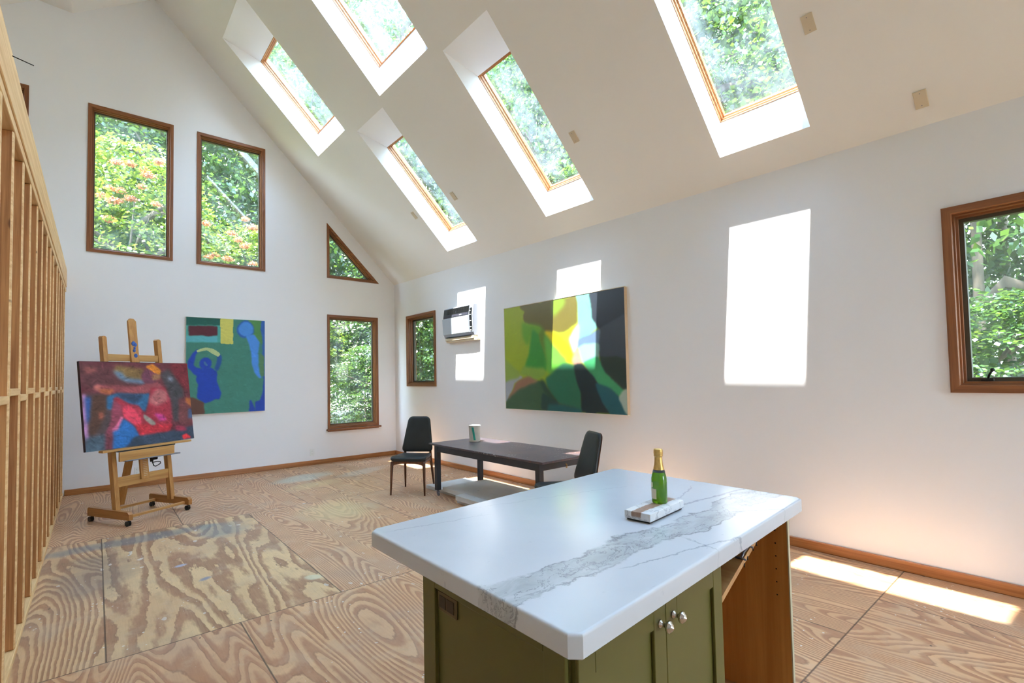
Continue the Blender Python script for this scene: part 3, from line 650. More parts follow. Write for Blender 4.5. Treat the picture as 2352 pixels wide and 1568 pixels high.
wall(bm, rect(YR - .4, -0.7, D + .4, U_R + 0.25), holes, m_slope, -0.25, -0.37)
tag(obj('roof', bm, M_ROOF), 'shingled roof slope above the skylights', 'roof', kind='structure')

# baseboards
def baseboard(name, lo, hi, mat, label):
    bm = B(); box(bm, lo, hi, 0.005); tag(obj(name, bm, mat), label, 'baseboard', kind='structure')
baseboard('baseboard_back', (-0.30, D - .018, 0), (W - .018, D, .076), M_BASE_X, 'wooden baseboard along the foot of the gable wall')
baseboard('baseboard_right', (W - .018, YR, 0), (W, D, .076), M_BASE_Y, 'wooden baseboard along the foot of the sunlit side wall')

# ------------------------------------------------------------------ windows
PF_BACK = [(0, -.002), (0, .012), (.040, .012), (.043, .008), (.043, -.016), (.054, -.016), (.054, -.05), (.064, -.05), (.064, -.15)]
PF_RIGHT = [(0, -.002), (0, .018), (.046, .018), (.05, .013), (.05, -.012), (.060, -.012), (.060, -.05), (.072, -.05), (.072, -.15)]
LAB = {1: 'left tall upper gable window with orange blooms outside', 2: 'right tall upper gable window, nearer the roof slope', 3: 'triangular wood-framed window tucked under the roof slope',
       4: 'floor-length gable window with a projecting wooden sill', 5: 'gable window mostly hidden behind the stud partition', 6: 'small deep-set casement window beside the air conditioner',
       7: 'large wooden casement window cut off by the frame edge', 8: 'lower-row skylight farthest along, near the triangular window', 9: 'lower-row skylight above the green abstract painting',
       10: 'lower-row skylight nearest the viewer, above the big sun patch', 11: 'upper-row skylight beside the gable wall', 12: 'second upper-row skylight from the gable wall, cut by the top edge', 13: 'third upper-row skylight, beyond the top of view', 14: 'fourth upper-row skylight, beyond the top of view', 15: 'lower-row skylight added just behind the viewer for fill light', 16: 'upper-row skylight added behind the viewer for fill light', 17: 'lower-row skylight added at the other end of the room for fill light'}
def make_window(i, poly, fn, prof, mat):
    r = empty('window_%d' % i, fn(*poly[0]), label=LAB[i], cat='window', kind='structure')
    inv = Vector(r.location)
    f2 = lambda a, b, d=0.0: tuple(Vector(fn(a, b, d)) - inv)
    bm = B(); loft(bm, poly, f2, prof, 0, 1); obj('casing', bm, [mat, M_TRIMH if fn is m_back else M_TRIMY], r)
    k, dep = prof[-1][0], -0.105; sw = .012 if fn is m_back else .024
    bm = B(); loft(bm, poly, f2, [(k - .001, dep + .02), (k + sw, dep + .02), (k + sw + .002, dep - .02), (k - .001, dep - .02)])
    obj('sash', bm, M_SASH, r)
    bm = B(); prism(bm, inset_poly(poly, k + .006), f2, dep + .002, dep - .002); obj('pane', bm, M_GLASS, r)
    return r, f2
M_SASH = plain('dark_bronze_sash', (74, 66, 52), 0.45)
M_SASH_WOOD = wood('sash_pine', (206, 176, 132), (176, 140, 96), axis=2)
for i, p in WIN_BACK.items(): w = make_window(i, p, m_back, PF_BACK, M_TRIM)
# projecting sill of the floor-length window
r = bpy.data.objects['window_4']; o = Vector(r.location)
bm = B(); box(bm, Vector((3.065, D - .055, .545)) - o, Vector((4.068, D - .001, .572)) - o, .006)
box(bm, Vector((3.09, D - .02, .528)) - o, Vector((4.03, D - .001, .545)) - o, .003); obj('sill', bm, M_TRIMH, r)
for i, p in WIN_RIGHT.items():
    r, f2 = make_window(i, p, m_right, PF_RIGHT, M_TRIM)
    # folding crank on the bottom rail
    a = p[1][0] - 0.17 if i == 7 else p[0][0] + 0.14
    z = p[0][1] + 0.085
    bm = B(); box(bm, f2(a - .03, z - .012, -.045), f2(a + .03, z + .004, -.085), .003)
    tube(bm, [f2(a, z, -.06), f2(a - .01, z + .03, -.04), f2(a - .025, z + .055, -.035)], .006, 8)
    lathe(bm, [(0, -.011), (.011, -.008), (.012, .004), (.006, .012), (0, .012)], 10, f2(a - .027, z + .06, -.035))
    obj('crank', bm, M_IRON, r)

# ------------------------------------------------------------------ skylights
for i, (y0, y1, u0, u1, f0, f1) in SKY.items():
    inv = Vector(m_slope(y0, u0)); r = empty('window_%d' % i, inv, label=LAB[i], cat='skylight', kind='structure')
    f2 = lambda a, b, d=0.0, inv=inv: tuple(Vector(m_slope(a, b, d)) - inv)
    # splayed plaster shaft
    bm = B(); N = 6
    lo = rect(y0, u0, y1, u1); hi = rect(y0, f0, y1, f1)
    rings = []
    for k in range(N + 1):
        q = k / N; rings.append([bm.verts.new(f2(a + (c - a) * q, b + (e - b) * q, -.25 * q)) for (a, b), (c, e) in zip(lo, hi)])
    for a, b in zip(rings, rings[1:]):
        for k in range(4): bm.faces.new((a[k], a[(k + 1) % 4], b[(k + 1) % 4], b[k]))
    obj('shaft', bm, M_SHAFT, r)
    rc = rect(y0, f0, y1, f1)
    bm = B(); loft(bm, rc, f2, [(-.004, -.248), (.006, -.248), (.006, -.272), (.010, -.272), (.010, -.278), (.014, -.278), (.014, -.302), (.019, -.302), (.019, -.308), (.024, -.308), (.024, -.345), (-.02, -.40)])
    obj('frame', bm, M_PINE_FRAME, r)
    bm = B(); prism(bm, inset_poly(rc, .016), f2, -.336, -.342); obj('pane', bm, M_SKYGLASS, r)

# ------------------------------------------------------------------ stud partition
PX, PT = -0.31, 0.14      # face and thickness
part = empty('wall_partition', (PX, 5.0, 0), label='open timber stud partition standing along the left side', cat='wall', kind='structure')
L = lambda x, y, z: (x - PX, y - 5.0, z)
YS = [1.93, 2.35, 2.77, 3.19, 3.60, 3.97, 4.43, 4.82, 5.25, 5.70, 6.05, 6.54, 6.95, 7.39, 7.76, 8.15]
Y0, Y1 = 1.90, D - .002
bm = B(); box(bm, L(PX, Y0, 0), L(PX - PT, Y1, .038), .003); obj('bottom_plate', bm, M_PLATE, part)
bm = B(); box(bm, L(PX, Y0, 2.612), L(PX - PT, Y1, 2.650), .003); obj('top_plate', bm, M_PLATE, part)
bm = B(); box(bm, L(PX - .003, Y0, 2.652), L(PX - PT, Y1, 2.672), .003); obj('top_plate', bm, M_PLATE, part)
bm = B(); box(bm, L(PX + .004, Y0, 2.674), L(PX - .036, Y1, 2.895), .004); obj('rim_board', bm, M_PLATE, part)
bm = B(); box(bm, L(PX + .002, Y0, 2.899), L(PX - PT, Y1, 2.912), .002); obj('cap_board', bm, M_PLATE, part)
for k, y in enumerate(YS):
    bm = B(); e = .003 * ((k * 7) % 3 - 1)
    box(bm, L(PX - .002 + e * .3, y, .0385), L(PX - PT, y + .042, 2.6115), .006)
    bm.normal_update()
    for f in bm.faces:      # front edges painted paler, putting the light they catch into the colour
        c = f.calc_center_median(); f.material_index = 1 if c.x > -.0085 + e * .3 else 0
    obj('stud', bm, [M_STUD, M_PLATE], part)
zb = [1.358, 1.392]
for k in range(len(YS) - 1):
    z1 = 1.392 if k % 2 == 1 else 1.358
    bm = B(); box(bm, L(PX - .001, YS[k] + .0425, z1 - .036), L(PX - PT, YS[k + 1] - .0005, z1), .003); obj('blocking', bm, M_PLATE, part)
bm = B(); tube(bm, [L(PX, 3.01, 2.884), L(PX + .075, 3.02, 2.871)], .0022, 6); obj('nail', bm, M_IRON, part)

# ------------------------------------------------------------------ kitchen island
IB = Vector((0.715, 0.648)); EX = Vector((1.4715, 0.107)).normalized(); EY = Vector((-0.003, 0.911)).normalized()
def isl(u, v, z):            # the island stands a few degrees off the walls
    q = IB + EX * u + EY * v; return Vector((q.x, q.y, z))
def islbox(bm, lo, hi, bev=0.0, mat=0):
    for v in box(bm, lo, hi, bev, mat): v.co = isl(*v.co)
LU, LV, ZT, ZB = 1.475, 0.911, 0.900, 0.848
# worktop with clipped corners and an eased edge
bm = B(); ch = .022
pl = [(ch, 0), (LU - ch, 0), (LU, ch), (LU, LV - ch), (LU - ch, LV), (ch, LV), (0, LV - ch), (0, ch)]
er = .0075; arcs = [(er * (1 - math.cos(t_)), ZT - er + er * math.sin(t_)) for t_ in np.linspace(0, PI / 2, 6)]
rings = [[bm.verts.new(isl(u, v, z)) for u, v in inset_poly(pl, d)] for d, z in [(.004, ZB), (0, ZB + .004)] + arcs]
for a, b in zip(rings, rings[1:]):
    for k in range(8): bm.faces.new((a[k], a[(k + 1) % 8], b[(k + 1) % 8], b[k]))
bm.faces.new(rings[0][::-1]); bm.faces.new(rings[-1])
o = tag(obj('worktop', bm, M_MARBLE), 'white marble island worktop with a broad grey veined band', 'worktop'); autosmooth(o, 24)

isle = empty('kitchen_island', (0, 0, 0), label='green-painted kitchen island cabinet under the marble worktop', cat='kitchen island')
CU0, CU1, CV0, CV1 = .022, .745, .030, .600
zc = ZB - .001
bm = B()   # carcass: left box, back, toe
islbox(bm, (CU0 + .02, CV0 + .022, .09), (CU1, CV1 - .001, zc)); islbox(bm, (CU0 + .05, CV0 + .07, 0), (CU1 + .62, CV1 - .02, .09))
obj('carcass', bm, M_GREEN, isle)
bm = B(); islbox(bm, (CU1, CV1 - .02, .09), (1.37, CV1, zc)); obj('back_board', bm, M_BIRCH, isle)
bm = B(); islbox(bm, (CU1, CV0 + .03, .09), (1.37, CV1 - .02, .108)); obj('bottom_board', bm, M_BIRCH_X, isle)
# framed end panel facing the partition
bm = B(); f = .062
islbox(bm, (CU0 + .012, CV0 + .02, .0), (CU0 + .021, CV1, zc))
for lo, hi in (((CU0, CV0 + .02, 0), (CU0 + .012, CV0 + .02 + f, zc)), ((CU0, CV1 - f, 0), (CU0 + .012, CV1, zc)), ((CU0, CV0 + .02 + f, zc - .028), (CU0 + .012, CV1 - f, zc)), ((CU0, CV0 + .02 + f, 0), (CU0 + .012, CV1 - f, .12))):
    islbox(bm, lo, hi, .0015)
ep = obj('end_panel', bm, M_GREEN, isle)
bm = B(); islbox(bm, (CU0 + .012, .440, .762), (CU0 + .006, .530, .815), .002); ou = obj('outlet', bm, M_BRONZE_RIM, isle, label='bronze outlet let into the end panel')
bm = B(); islbox(bm, (CU0 + .0065, .452, .772), (CU0 + .004, .486, .805), .001); islbox(bm, (CU0 + .0065, .490, .772), (CU0 + .004, .522, .805), .001); obj('socket', bm, M_BRONZE, ou)
# shaker doors
def door(u0, u1, knob_u, label):
    s = .058; bm = B()
    islbox(bm, (u0, CV0 + .010, .10), (u1, CV0 + .020, zc - .003))
    for lo, hi in (((u0, CV0, .10), (u0 + s, CV0 + .010, zc - .003)), ((u1 - s, CV0, .10), (u1, CV0 + .010, zc - .003)), ((u0 + s, CV0, zc - .068), (u1 - s, CV0 + .010, zc - .003)), ((u0 + s, CV0, .10), (u1 - s, CV0 + .010, .165))):
        islbox(bm, lo, hi, .0015)
    d = obj('door', bm, M_GREEN, isle, label=label)
    bm = B(); M4 = Matrix.Translation(isl(knob_u, CV0, .785)) @ Matrix(((EX.x, EX.y, 0, 0), (-EX.y, EX.x, 0, 0), (0, 0, 1, 0), (0, 0, 0, 1))).transposed().inverted_safe().transposed() @ Matrix.Rotation(PI / 2, 4, 'X')
    M4 = Matrix.Translation(isl(knob_u, CV0, .785)) @ Matrix.Rotation(math.atan2(EX.y, EX.x), 4, 'Z') @ Matrix.Rotation(PI / 2, 4, 'X')
    lathe(bm, [(0, 0), (.0105, 0), (.0105, .002), (.0085, .004), (.0055, .007), (.005, .012), (.0075, .016), (.0125, .0185), (.0150, .022), (.0152, .025), (.0135, .028), (.0105, .0295), (.0100, .031), (.0075, .0325), (.0045, .034), (.003, .0355), (0, .036)], 28, M=M4)
    obj('knob', bm, M_CHROME, d)
door(CU0 + .020, .4005, .372, 'left cabinet door with a round nickel knob')
door(.4025, CU1 - .002, .440, 'right cabinet door with a round nickel knob')
# knee space: side panel, slanted divider, hooks
bm = B(); islbox(bm, (1.372, CV0 + .004, .0), (1.388, CV1, zc)); sp = obj('side_panel', bm, M_BIRCH, isle)
bm = B(); islbox(bm, (1.370, CV0, .0), (1.390, CV0 + .004, zc)); obj('edge_band', bm, M_PALEEDGE, sp)
bm = B()
for k in range(6):
    bm = B(); islbox(bm, (1.3715, CV0 + .045, .775 - .05 * k), (1.3722, CV0 + .050, .780 - .05 * k)); obj('shelf_pin_hole', bm, M_DARKVOID, sp)
bm = B(); a0, z0_, a1, z1_ = CU1, .724, 1.085, .846
nx_, nz_ = -(z1_ - z0_), (a1 - a0); ln = math.hypot(nx_, nz_); nx_ /= ln; nz_ /= ln
for k in ((0, 0),): prism(bm, [(a0, z0_), (a1, z1_), (a1 + nx_ * -.018, z1_ - nz_ * .018 + .0), (a0, z0_ - .019)], lambda a, b, d: tuple(isl(a, d, b)), CV0 + .006, CV1 - .021)
sl = obj('slanted_divider', bm, M_BIRCH_X, isle)
zs = lambda u: z0_ + (u - a0) / (a1 - a0) * (z1_ - z0_)
bm = B()      # double coat hook lying on the slanted board
tube(bm, [isl(.925, .040, zs(.925) + .007), isl(.955, .042, zs(.955) + .009), isl(.990, .040, zs(.990) + .007)], .004, 8)
for uu in (.925, .990):
    tube(bm, [isl(uu, .024, zs(uu) + .006), isl(uu, .040, zs(uu) + .008), isl(uu, .058, zs(uu) + .006)], [.0035, .0045, .0035], 8)
obj('coat_hook', bm, M_STEEL, sl)
for uu, vv in ((.900, .020), (.935, .022), (.985, .022), (1.012, .020), (.985, .058)):
    bm = B(); tube(bm, [isl(uu, vv, zs(uu) + .0005), isl(uu + .006, vv + .004, zs(uu) + .004), isl(uu + .014, vv + .005, zs(uu) + .007)], .0016, 6); obj('hook_prong', bm, M_IRON, sl)

# ------------------------------------------------------------------ things on the worktop
sl0, sl1, sl3 = Vector((1.437, 1.060)), Vector((1.440, .962)), Vector((1.693, 1.083))
ang = math.atan2(.026, .2555)
slab = empty('serving_slab', (1.562, 1.020, ZT), ang, 'small marble serving slab with a brown strip under the bottle', 'serving slab')
bm = B(); box(bm, (-.130, -.049, .0062), (.130, .049, .034), .004, seg=2)
slo = obj('slab', bm, M_SLAB, slab); autosmooth(slo)
bm = B(); box(bm, (-.122, -.043, 0), (.122, .043, .006), .001); obj('foot_pad', bm, M_BLACKPLASTIC, slab)
M_BOTTLE = NT('green_bottle_glass'); M_BOTTLE.princ(Base_Color=srgb(96, 152, 24), Roughness=0.05, Transmission_Weight=0.75, IOR=1.5, Specular_IOR_Level=0.6); M_BOTTLE = M_BOTTLE.m
M_FOIL = plain('gold_foil', (206, 168, 98), 0.38, 0.75, var=0.25, scale=120)
M_LABEL = plain('paper_label', (216, 206, 182), 0.7)
M_COLLAR = plain('dark_neck_band', (34, 26, 16), 0.4)
bot = empty('wine_bottle', (1.602, 1.026, ZT + .034), 0.0, 'small green sparkling wine bottle with gold foil neck', 'bottle')
R_ = .0275
bm = B(); lathe(bm, [(0, .004), (R_ * .7, .002), (R_ * .95, 0), (R_, .004), (R_, .078), (R_ * .985, .088), (R_ * .9, .100), (R_ * .76, .113), (R_ * .62, .126), (R_ * .53, .140), (R_ * .48, .160), (R_ * .47, .186), (0, .186)], 40); obj('glass', bm, M_BOTTLE, bot, True)
bm = B(); lathe(bm, [(R_ * .705, .1195), (R_ * .66, .1260), (R_ * .57, .137), (R_ * .52, .150), (R_ * .50, .163), (R_ * .505, .166), (R_ * .56, .168), (R_ * .585, .171), (R_ * .56, .175), (R_ * .60, .178), (R_ * .585, .190), (R_ * .55, .194), (0, .1955)], 40)
for v in bm.verts:
    if v.co.z > .164: v.co.xy *= 1 + .05 * noise.noise(v.co * 260)
obj('foil', bm, M_FOIL, bot, True)
bm = B(); lathe(bm, [(R_ * .815, .1105), (R_ * .82, .1100), (R_ * .715, .1192), (R_ * .70, .1195)], 40); obj('neck_band', bm, M_COLLAR, bot, True)
def label(z0, z1, a0, a1, mat, name):
    bm = B(); n = 18; q = [[bm.verts.new(((R_ + .0006) * math.cos(a0 + (a1 - a0) * i / n), (R_ + .0006) * math.sin(a0 + (a1 - a0) * i / n), z)) for i in range(n + 1)] for z in (z0, z1)]
    for i in range(n): bm.faces.new((q[0][i], q[0][i + 1], q[1][i + 1], q[1][i]))
    return obj(name, bm, mat, bot, True)
label(.016, .052, math.radians(106), math.radians(190), M_LABEL, 'label')
label(.056, .074, math.radians(108), math.radians(160), M_LABEL, 'label')

# ------------------------------------------------------------------ chairs
def pad(bm, outline, fn, th, crown, n_in=4):
    """upholstered pad: outline (x,y) polygon lofted with rounded edge; fn maps (x,y,z)"""
    m = len(outline); c = Vector((sum(p[0] for p in outline) / m, sum(p[1] for p in outline) / m))
    def ring(s, z): return [bm.verts.new(fn(c.x + (p[0] - c.x) * s, c.y + (p[1] - c.y) * s, z)) for p in outline]
    rings = [ring(.955, -th * .5), ring(.99, -th * .36), ring(1.0, 0), ring(.988, th * .36), ring(.95, th * .5)]
    for s in (.8, .6, .35): rings.append(ring(s, th * .5 + crown * (1 - s ** 2)))
    for a, b in zip(rings, rings[1:]):
        for k in range(m):
            f = bm.faces.new((a[k], a[(k + 1) % m], b[(k + 1) % m], b[k])); f.smooth = True
    f = bm.faces.new(rings[-1]); f.smooth = True
    bm.faces.new(rings[0][::-1])
    return rings[2]
def roundpoly(pts, rad, n=6):
    out = []
    for i, p in enumerate(pts):
        a, b, c = Vector(pts[i - 1]), Vector(p), Vector(pts[(i + 1) % len(pts)])
        r = rad[i] if isinstance(rad, (list, tuple)) else rad
        p0 = b + (a - b).normalized() * r; p1 = b + (c - b).normalized() * r
        for k in range(n + 1):
            t_ = k / n; out.append(tuple((1 - t_) ** 2 * p0 + 2 * t_ * (1 - t_) * b + t_ * t_ * p1))
    return out
def make_chair(loc, rz, label):
    """front of the chair is local +y"""
    r = empty('dining_chair', loc, rz, label, 'chair', 'black upholstered teak chairs at the paint table')
    seat = roundpoly([(-.185, -.20), (.185, -.20), (.232, .20), (-.232, .20)], [.04, .04, .06, .06])
    bm = B()
    sf = lambda x, y, z: (x, y, .425 + z + .02 * (x / .23) ** 2 - .01 * max(0, (y - .1) / .1))
    pad(bm, seat, sf, .045, .008); obj('seat', bm, M_VINYL, r, True)
    bm = B()   # frame rails with an arched lower edge
    def rail(p, q, h):
        n = 10; P0, P1 = Vector(p), Vector(q); dv = (P1 - P0); nn = Vector((-dv.y, dv.x)).normalized() * .010
        rows = []
        for i in range(n + 1):
            s = i / n; c = P0 + dv * s; zb_ = .402 - h * (0.45 + 0.55 * (2 * s - 1) ** 4)
            rows.append([bm.verts.new((*(c + nn * k), z)) for k, z in ((1, .404), (-1, .404), (-1, zb_), (1, zb_))])
        for a, b in zip(rows, rows[1:]):
            for k in range(4): bm.faces.new((a[k], a[(k + 1) % 4], b[(k + 1) % 4], b[k]))
        bm.faces.new(rows[0]); bm.faces.new(rows[-1][::-1])
    rail((-.20, .175), (.20, .175), .055); rail((-.165, -.19), (.165, -.19), .05)
    rail((-.165, -.19), (-.20, .175), .05); rail((.165, -.19), (.20, .175), .05)
    obj('seat_frame', bm, M_TEAK, r)
    for s in (-1, 1):
        bm = B(); tube(bm, [(s * .214, .196, 0), (s * .208, .186, .2), (s * .203, .176, .36), (s * .200, .172, .405)], [.010, .0145, .019, .019], 12); obj('leg', bm, M_TEAK, r)
        bm = B(); tube(bm, [(s * .195, -.275, 0), (s * .183, -.240, .2), (s * .172, -.205, .40), (s * .168, -.205, .50), (s * .160, -.222, .60), (s * .150, -.248, .70)], [.010, .015, .0185, .016, .014, .010], 12); obj('leg', bm, M_TEAK, r)
    back = roundpoly([(-.205, 0), (.205, 0), (.140, .435), (-.140, .435)], [.055, .055, .06, .06], 7)
    bf = lambda x, y, z: (x, -.185 - .11 * (y / .435) - .12 * (.205 ** 2 - x * x) + z * .97, .475 + y)
    bm = B(); pad(bm, back, bf, .034, .006); b = obj('backrest', bm, M_VINYL, r, True)
    bm = B(); ring = [bf(x, y, .004) for x, y in back]; tube(bm, ring + ring[:2], .0045, 6, False); obj('piping', bm, M_PIPING, b)
    bm = B()
    sh = lambda x, y, z: bf(x * .985, y * .99 + .002, z - .022)
    pad(bm, back, sh, .008, .001); obj('back_shell', bm, M_TEAK, r, True)
    return r
make_chair((3.075, 5.440, 0), math.radians(131.5), 'black upholstered chair with brown legs at the far end of table')
make_chair((3.12, 2.93, 0), math.radians(64), 'second black chair, turned aside, half hidden by the island worktop')

# ------------------------------------------------------------------ paint table
tx0, tx1, ty0, ty1, tz = 3.155, 3.935, 3.215, 5.185, .620
tb = empty('work_table', ((tx0 + tx1) / 2, (ty0 + ty1) / 2, 0), 0, 'low dark metal-legged table with paint-spattered top by the wall', 'table')
o = Vector(tb.location); q = lambda x, y, z: Vector((x, y, z)) - o
bm = B(); box(bm, q(tx0, ty0, tz - .020), q(tx1, ty1, tz), .003); obj('tabletop', bm, M_TABLETOP, tb)
lx0, lx1, ly0, ly1 = tx0 + .012, tx1 - .125, ty0 + .055, ty1 - .165
lw = .055
bm = B(); za, zb2 = tz - .021, tz - .092
for lo, hi in (((lx0 + .004, ly0 + .03, zb2), (lx0 + .03, ly1 + .02, za)), ((lx1 + .02, ly0 + .03, zb2), (lx1 + .046, ly1 + .02, za)), ((lx0 + .03, ly0 + .004, zb2), (lx1 + .03, ly0 + .03, za)), ((lx0 + .03, ly1 + .024, zb2), (lx1 + .03, ly1 + .050, za))):
    box(bm, q(*lo), q(*hi), .003)
obj('apron', bm, M_BLACKMETAL, tb)
bm = B(); tube(bm, [q(lx0 + .36, ly0 + .002, zb2 + .03), q(lx0 + .36, ly0 - .012, zb2 + .02), q(lx0 + .36, ly0 - .012, zb2 - .006), q(lx0 + .36, ly0 - .0, zb2 - .006)], .005, 8); obj('latch', bm, M_FOIL, tb)
for x, y in ((lx0, ly0), (lx1, ly0), (lx0, ly1), (lx1, ly1)):
    bm = B()
    prism(bm, [(x, y), (x + lw, y), (x + lw, y + lw), (x, y + lw)], lambda a, b, d: tuple(q(a, b, d)), .070, za)
    lg = obj('leg', bm, M_BLACKMETAL, tb)
    bm = B(); cx, cy = x + lw / 2, y + lw / 2
    tube(bm, [q(cx, cy, .070), q(cx, cy, .050)], .010, 10)
    box(bm, q(cx - .012, cy - .018, .030), q(cx - .008, cy + .012, .056)); box(bm, q(cx + .008, cy - .018, .030), q(cx + .012, cy + .012, .056)); box(bm, q(cx - .012, cy - .014, .052), q(cx + .012, cy + .012, .056))
    tube(bm, [q(cx - .008, cy - .010, .0222), q(cx + .008, cy - .010, .0222)], .022, 18)
    obj('caster', bm, M_STEEL, lg)

# white pail
M_PAIL = NT('printed_paper_pail'); _t = M_PAIL; _p = _t.oco(); _x, _y, _z = _t.sep(_p)
_a = _t.math('ARCTAN2', _y, _x)
_s = _t.math('ADD', _t.math('ADD', _a, 2.17), _t.math('MULTIPLY', _z, 2.2))       # diagonal stripe
_in = _t.math('MULTIPLY', _t.math('GREATER_THAN', _s, -.19), _t.math('LESS_THAN', _s, .19)); _in = _t.math('MULTIPLY', _in, _t.math('MULTIPLY', _t.math('GREATER_THAN', _z, .022), _t.math('LESS_THAN', _z, .178)))
_c = _t.mix(_t.noise(_p, 20, 4), srgb(238, 234, 220), srgb(214, 210, 192))
_t.princ(Base_Color=_t.mix(_in, _c, srgb(64, 186, 160)), Roughness=0.5); M_PAIL = _t.m
pail = empty('paint_pail', (3.640, 4.890, tz), 0, 'white pail with a slanting teal stripe on the table', 'pail')
bm = B(); lathe(bm, [(0, .001), (.066, .001), (.067, .004), (.073, .190), (.0755, .192), (.0755, .198), (.071, .199), (.069, .190), (.063, .010), (0, .008)], 40); obj('pail_body', bm, M_PAIL, pail, True)
bm = B(); tube(bm, [(.0735 * math.cos(t_), .0735 * math.sin(t_), .196) for t_ in np.linspace(0, 2 * PI, 33)], .0032, 8, False); obj('rim', bm, M_PLASTIC, pail)

# foam boards stored on the floor under the table
def board(lo, hi, label, z):
    bm = B(); box(bm, lo, hi, .003); tag(obj('foam_board', bm, M_PANEL), label, 'board', 'white boards stacked under the table')
board((3.30, 4.30, .0), (3.92, 5.50, .045), 'thin white board on the floor reaching toward the far chair', 0)
board((3.16, 3.50, .0), (3.29, 4.60, .040), 'narrow white board on the floor in front of the stack', 0)
board((3.245, 3.55, .046), (3.90, 5.03, .098), 'thick grey-topped board with speckled side on the stack', 0)
board((3.125, 3.45, .041), (3.243, 4.58, .098), 'white board edge nearest the viewer, topmost of the front pair', 0)

# ------------------------------------------------------------------ air conditioner
M_SILVER = plain('silver_grey_plastic', (164, 170, 184), .4); M_SILVER2 = plain('pale_silver_plastic', (186, 194, 202), .35)
ac = empty('air_conditioner', (W, 6.0, 2.25), 0, 'white through-wall air conditioner with dark louvred grille', 'air conditioner')
o = Vector(ac.location); q = lambda d, y, z: Vector((W - d, y, z)) - o
y0_, y1_, zb_, zt_, dp = 5.760, 6.545, 2.040, 2.505, .085
bm = B(); prof = [(.0004, zb_), (dp * .78, zb_), (dp, zb_ + .05), (dp + .012, zb_ + .30), (dp * .86, zt_ - .01), (dp * .80, zt_), (.0004, zt_)]
prism(bm, prof, lambda d, z, y: tuple(q(d, y, z)), y0_, y1_); body = obj('housing', bm, M_SILVER, ac)
bm = B()  # smooth lower front door, slightly proud
prism(bm, [(dp + .013, zb_ + .305), (dp + .022, zb_ + .300), (dp + .006, zb_ + .055), (dp + .001, zb_ + .05)], lambda d, z, y: tuple(q(d, y, z)), y0_ + .10, y1_ + .012); obj('front_door', bm, M_SILVER2, ac)
bm = B()
def slope_pt(s, out): # along upper raked front
    a, b = Vector((dp + .012, zb_ + .30)), Vector((dp * .86, zt_ - .01)); n_ = Vector((b.y - a.y, -(b.x - a.x))).normalized() * -1
    if n_.x < 0: n_ = -n_
    c = a + (b - a) * s + n_ * out; return c
def panel_on_slope(bm, s0, s1, ya, yb, t0, t1):
    c = [slope_pt(s0, t0), slope_pt(s0, t1), slope_pt(s1, t1), slope_pt(s1, t0)]
    prism(bm, [tuple(v) for v in c], lambda d, z, y: tuple(q(d, y, z)), ya, yb)
panel_on_slope(bm, .06, .98, y0_ + .10, y1_ - .005, 0, .004); gr = obj('grille', bm, M_BLACKPLASTIC, ac)
bm = B()
for k in range(6):
    for j in range(9):
        ya = y0_ + .12 + j * .065; s = .42 + k * .09; panel_on_slope(bm, s, s + .035, ya, ya + .045, .004, .009)
obj('louvre', bm, M_IRON, gr)
bm = B(); panel_on_slope(bm, .10, .34, y0_ + .11, y1_ - .015, .004, .006); obj('display_strip', bm, plain('smoked_plastic', (64, 64, 74), .2), gr)
bm = B(); panel_on_slope(bm, .18, .25, y0_ + .28, y0_ + .34, .006, .007); obj('readout', bm, M_PLASTIC, gr)
bm = B()
a, b = Vector((dp + .001, zb_ + .05)), Vector((dp + .012, zb_ + .30))
prism(bm, [(dp + .001, zb_ + .07), (dp + .004, zb_ + .07), (dp + .016, zb_ + .30), (dp + .004, zb_ + .41), (dp, zb_ + .41), (dp + .012, zb_ + .30)], lambda d, z, y: tuple(q(d, y, z)), y0_ + .02, y0_ + .08); cs = obj('control_strip', bm, M_BLACKPLASTIC, ac)
bm = B()
for z in (.12, .21, .30, .36):
    box(bm, q(dp + .004 + .05 * max(0, z - .05), y0_ + .03, zb_ + z), q(dp + .009 + .05 * max(0, z - .05), y0_ + .065, zb_ + z + .008)); obj('control_button', bm, M_PLASTIC, cs); bm = B()
lathe(bm, [(0, 0), (.014, 0), (.012, .010), (0, .012)], 16, M=Matrix.Translation(q(dp + .003, y0_ + .05, zb_ + .075)) @ Matrix.Rotation(-PI / 2, 4, 'Y')); obj('control_button', bm, M_PLASTIC, cs)
bm = B(); box(bm, q(dp * .80, y0_ + .07, zb_ - .001), q(dp * .98, y1_ - .06, zb_ + .012)); obj('air_slot', bm, M_BLACKPLASTIC, ac)
bm = B(); box(bm, q(.0004, y0_ + .015, zb_ - .045), q(dp * .86, y1_ - .02, zb_ - .002), .004); obj('sleeve', bm, M_CREAM, ac)
bm = B(); box(bm, q(.0004, y0_ - .06, zb_ - .075), q(.06, y1_ - .03, zb_ - .046), .003); obj('ledge', bm, M_CREAM, ac)

# ------------------------------------------------------------------ paintings
def painting(name, loc, rz, rx, w, h, dep, art, mat, edge, label, nx, ny, seed, streak, frame=None, sharp=1.0):
    r = empty(name, loc, rz, label, 'painting', rx=rx)
    bm = B(); box(bm, (-w / 2, 0, 0), (w / 2, -(dep - .0015), h), .001); obj('stretcher', bm, edge, r)
    canvas_face('canvas', w - .004, h - .004, art, mat, r, dep, nx, ny, seed, streak, sharp)
    if frame:
        t_ = .006; bm = B()
        for lo, hi in (((-w / 2 - t_, 0, -t_), (w / 2 + t_, -dep - .003, 0)), ((-w / 2 - t_, 0, h), (w / 2 + t_, -dep - .003, h + t_)), ((-w / 2 - t_, 0, 0), (-w / 2, -dep - .003, h))): box(bm, lo, hi)
        obj('frame_strip', bm, frame, r)
    return r
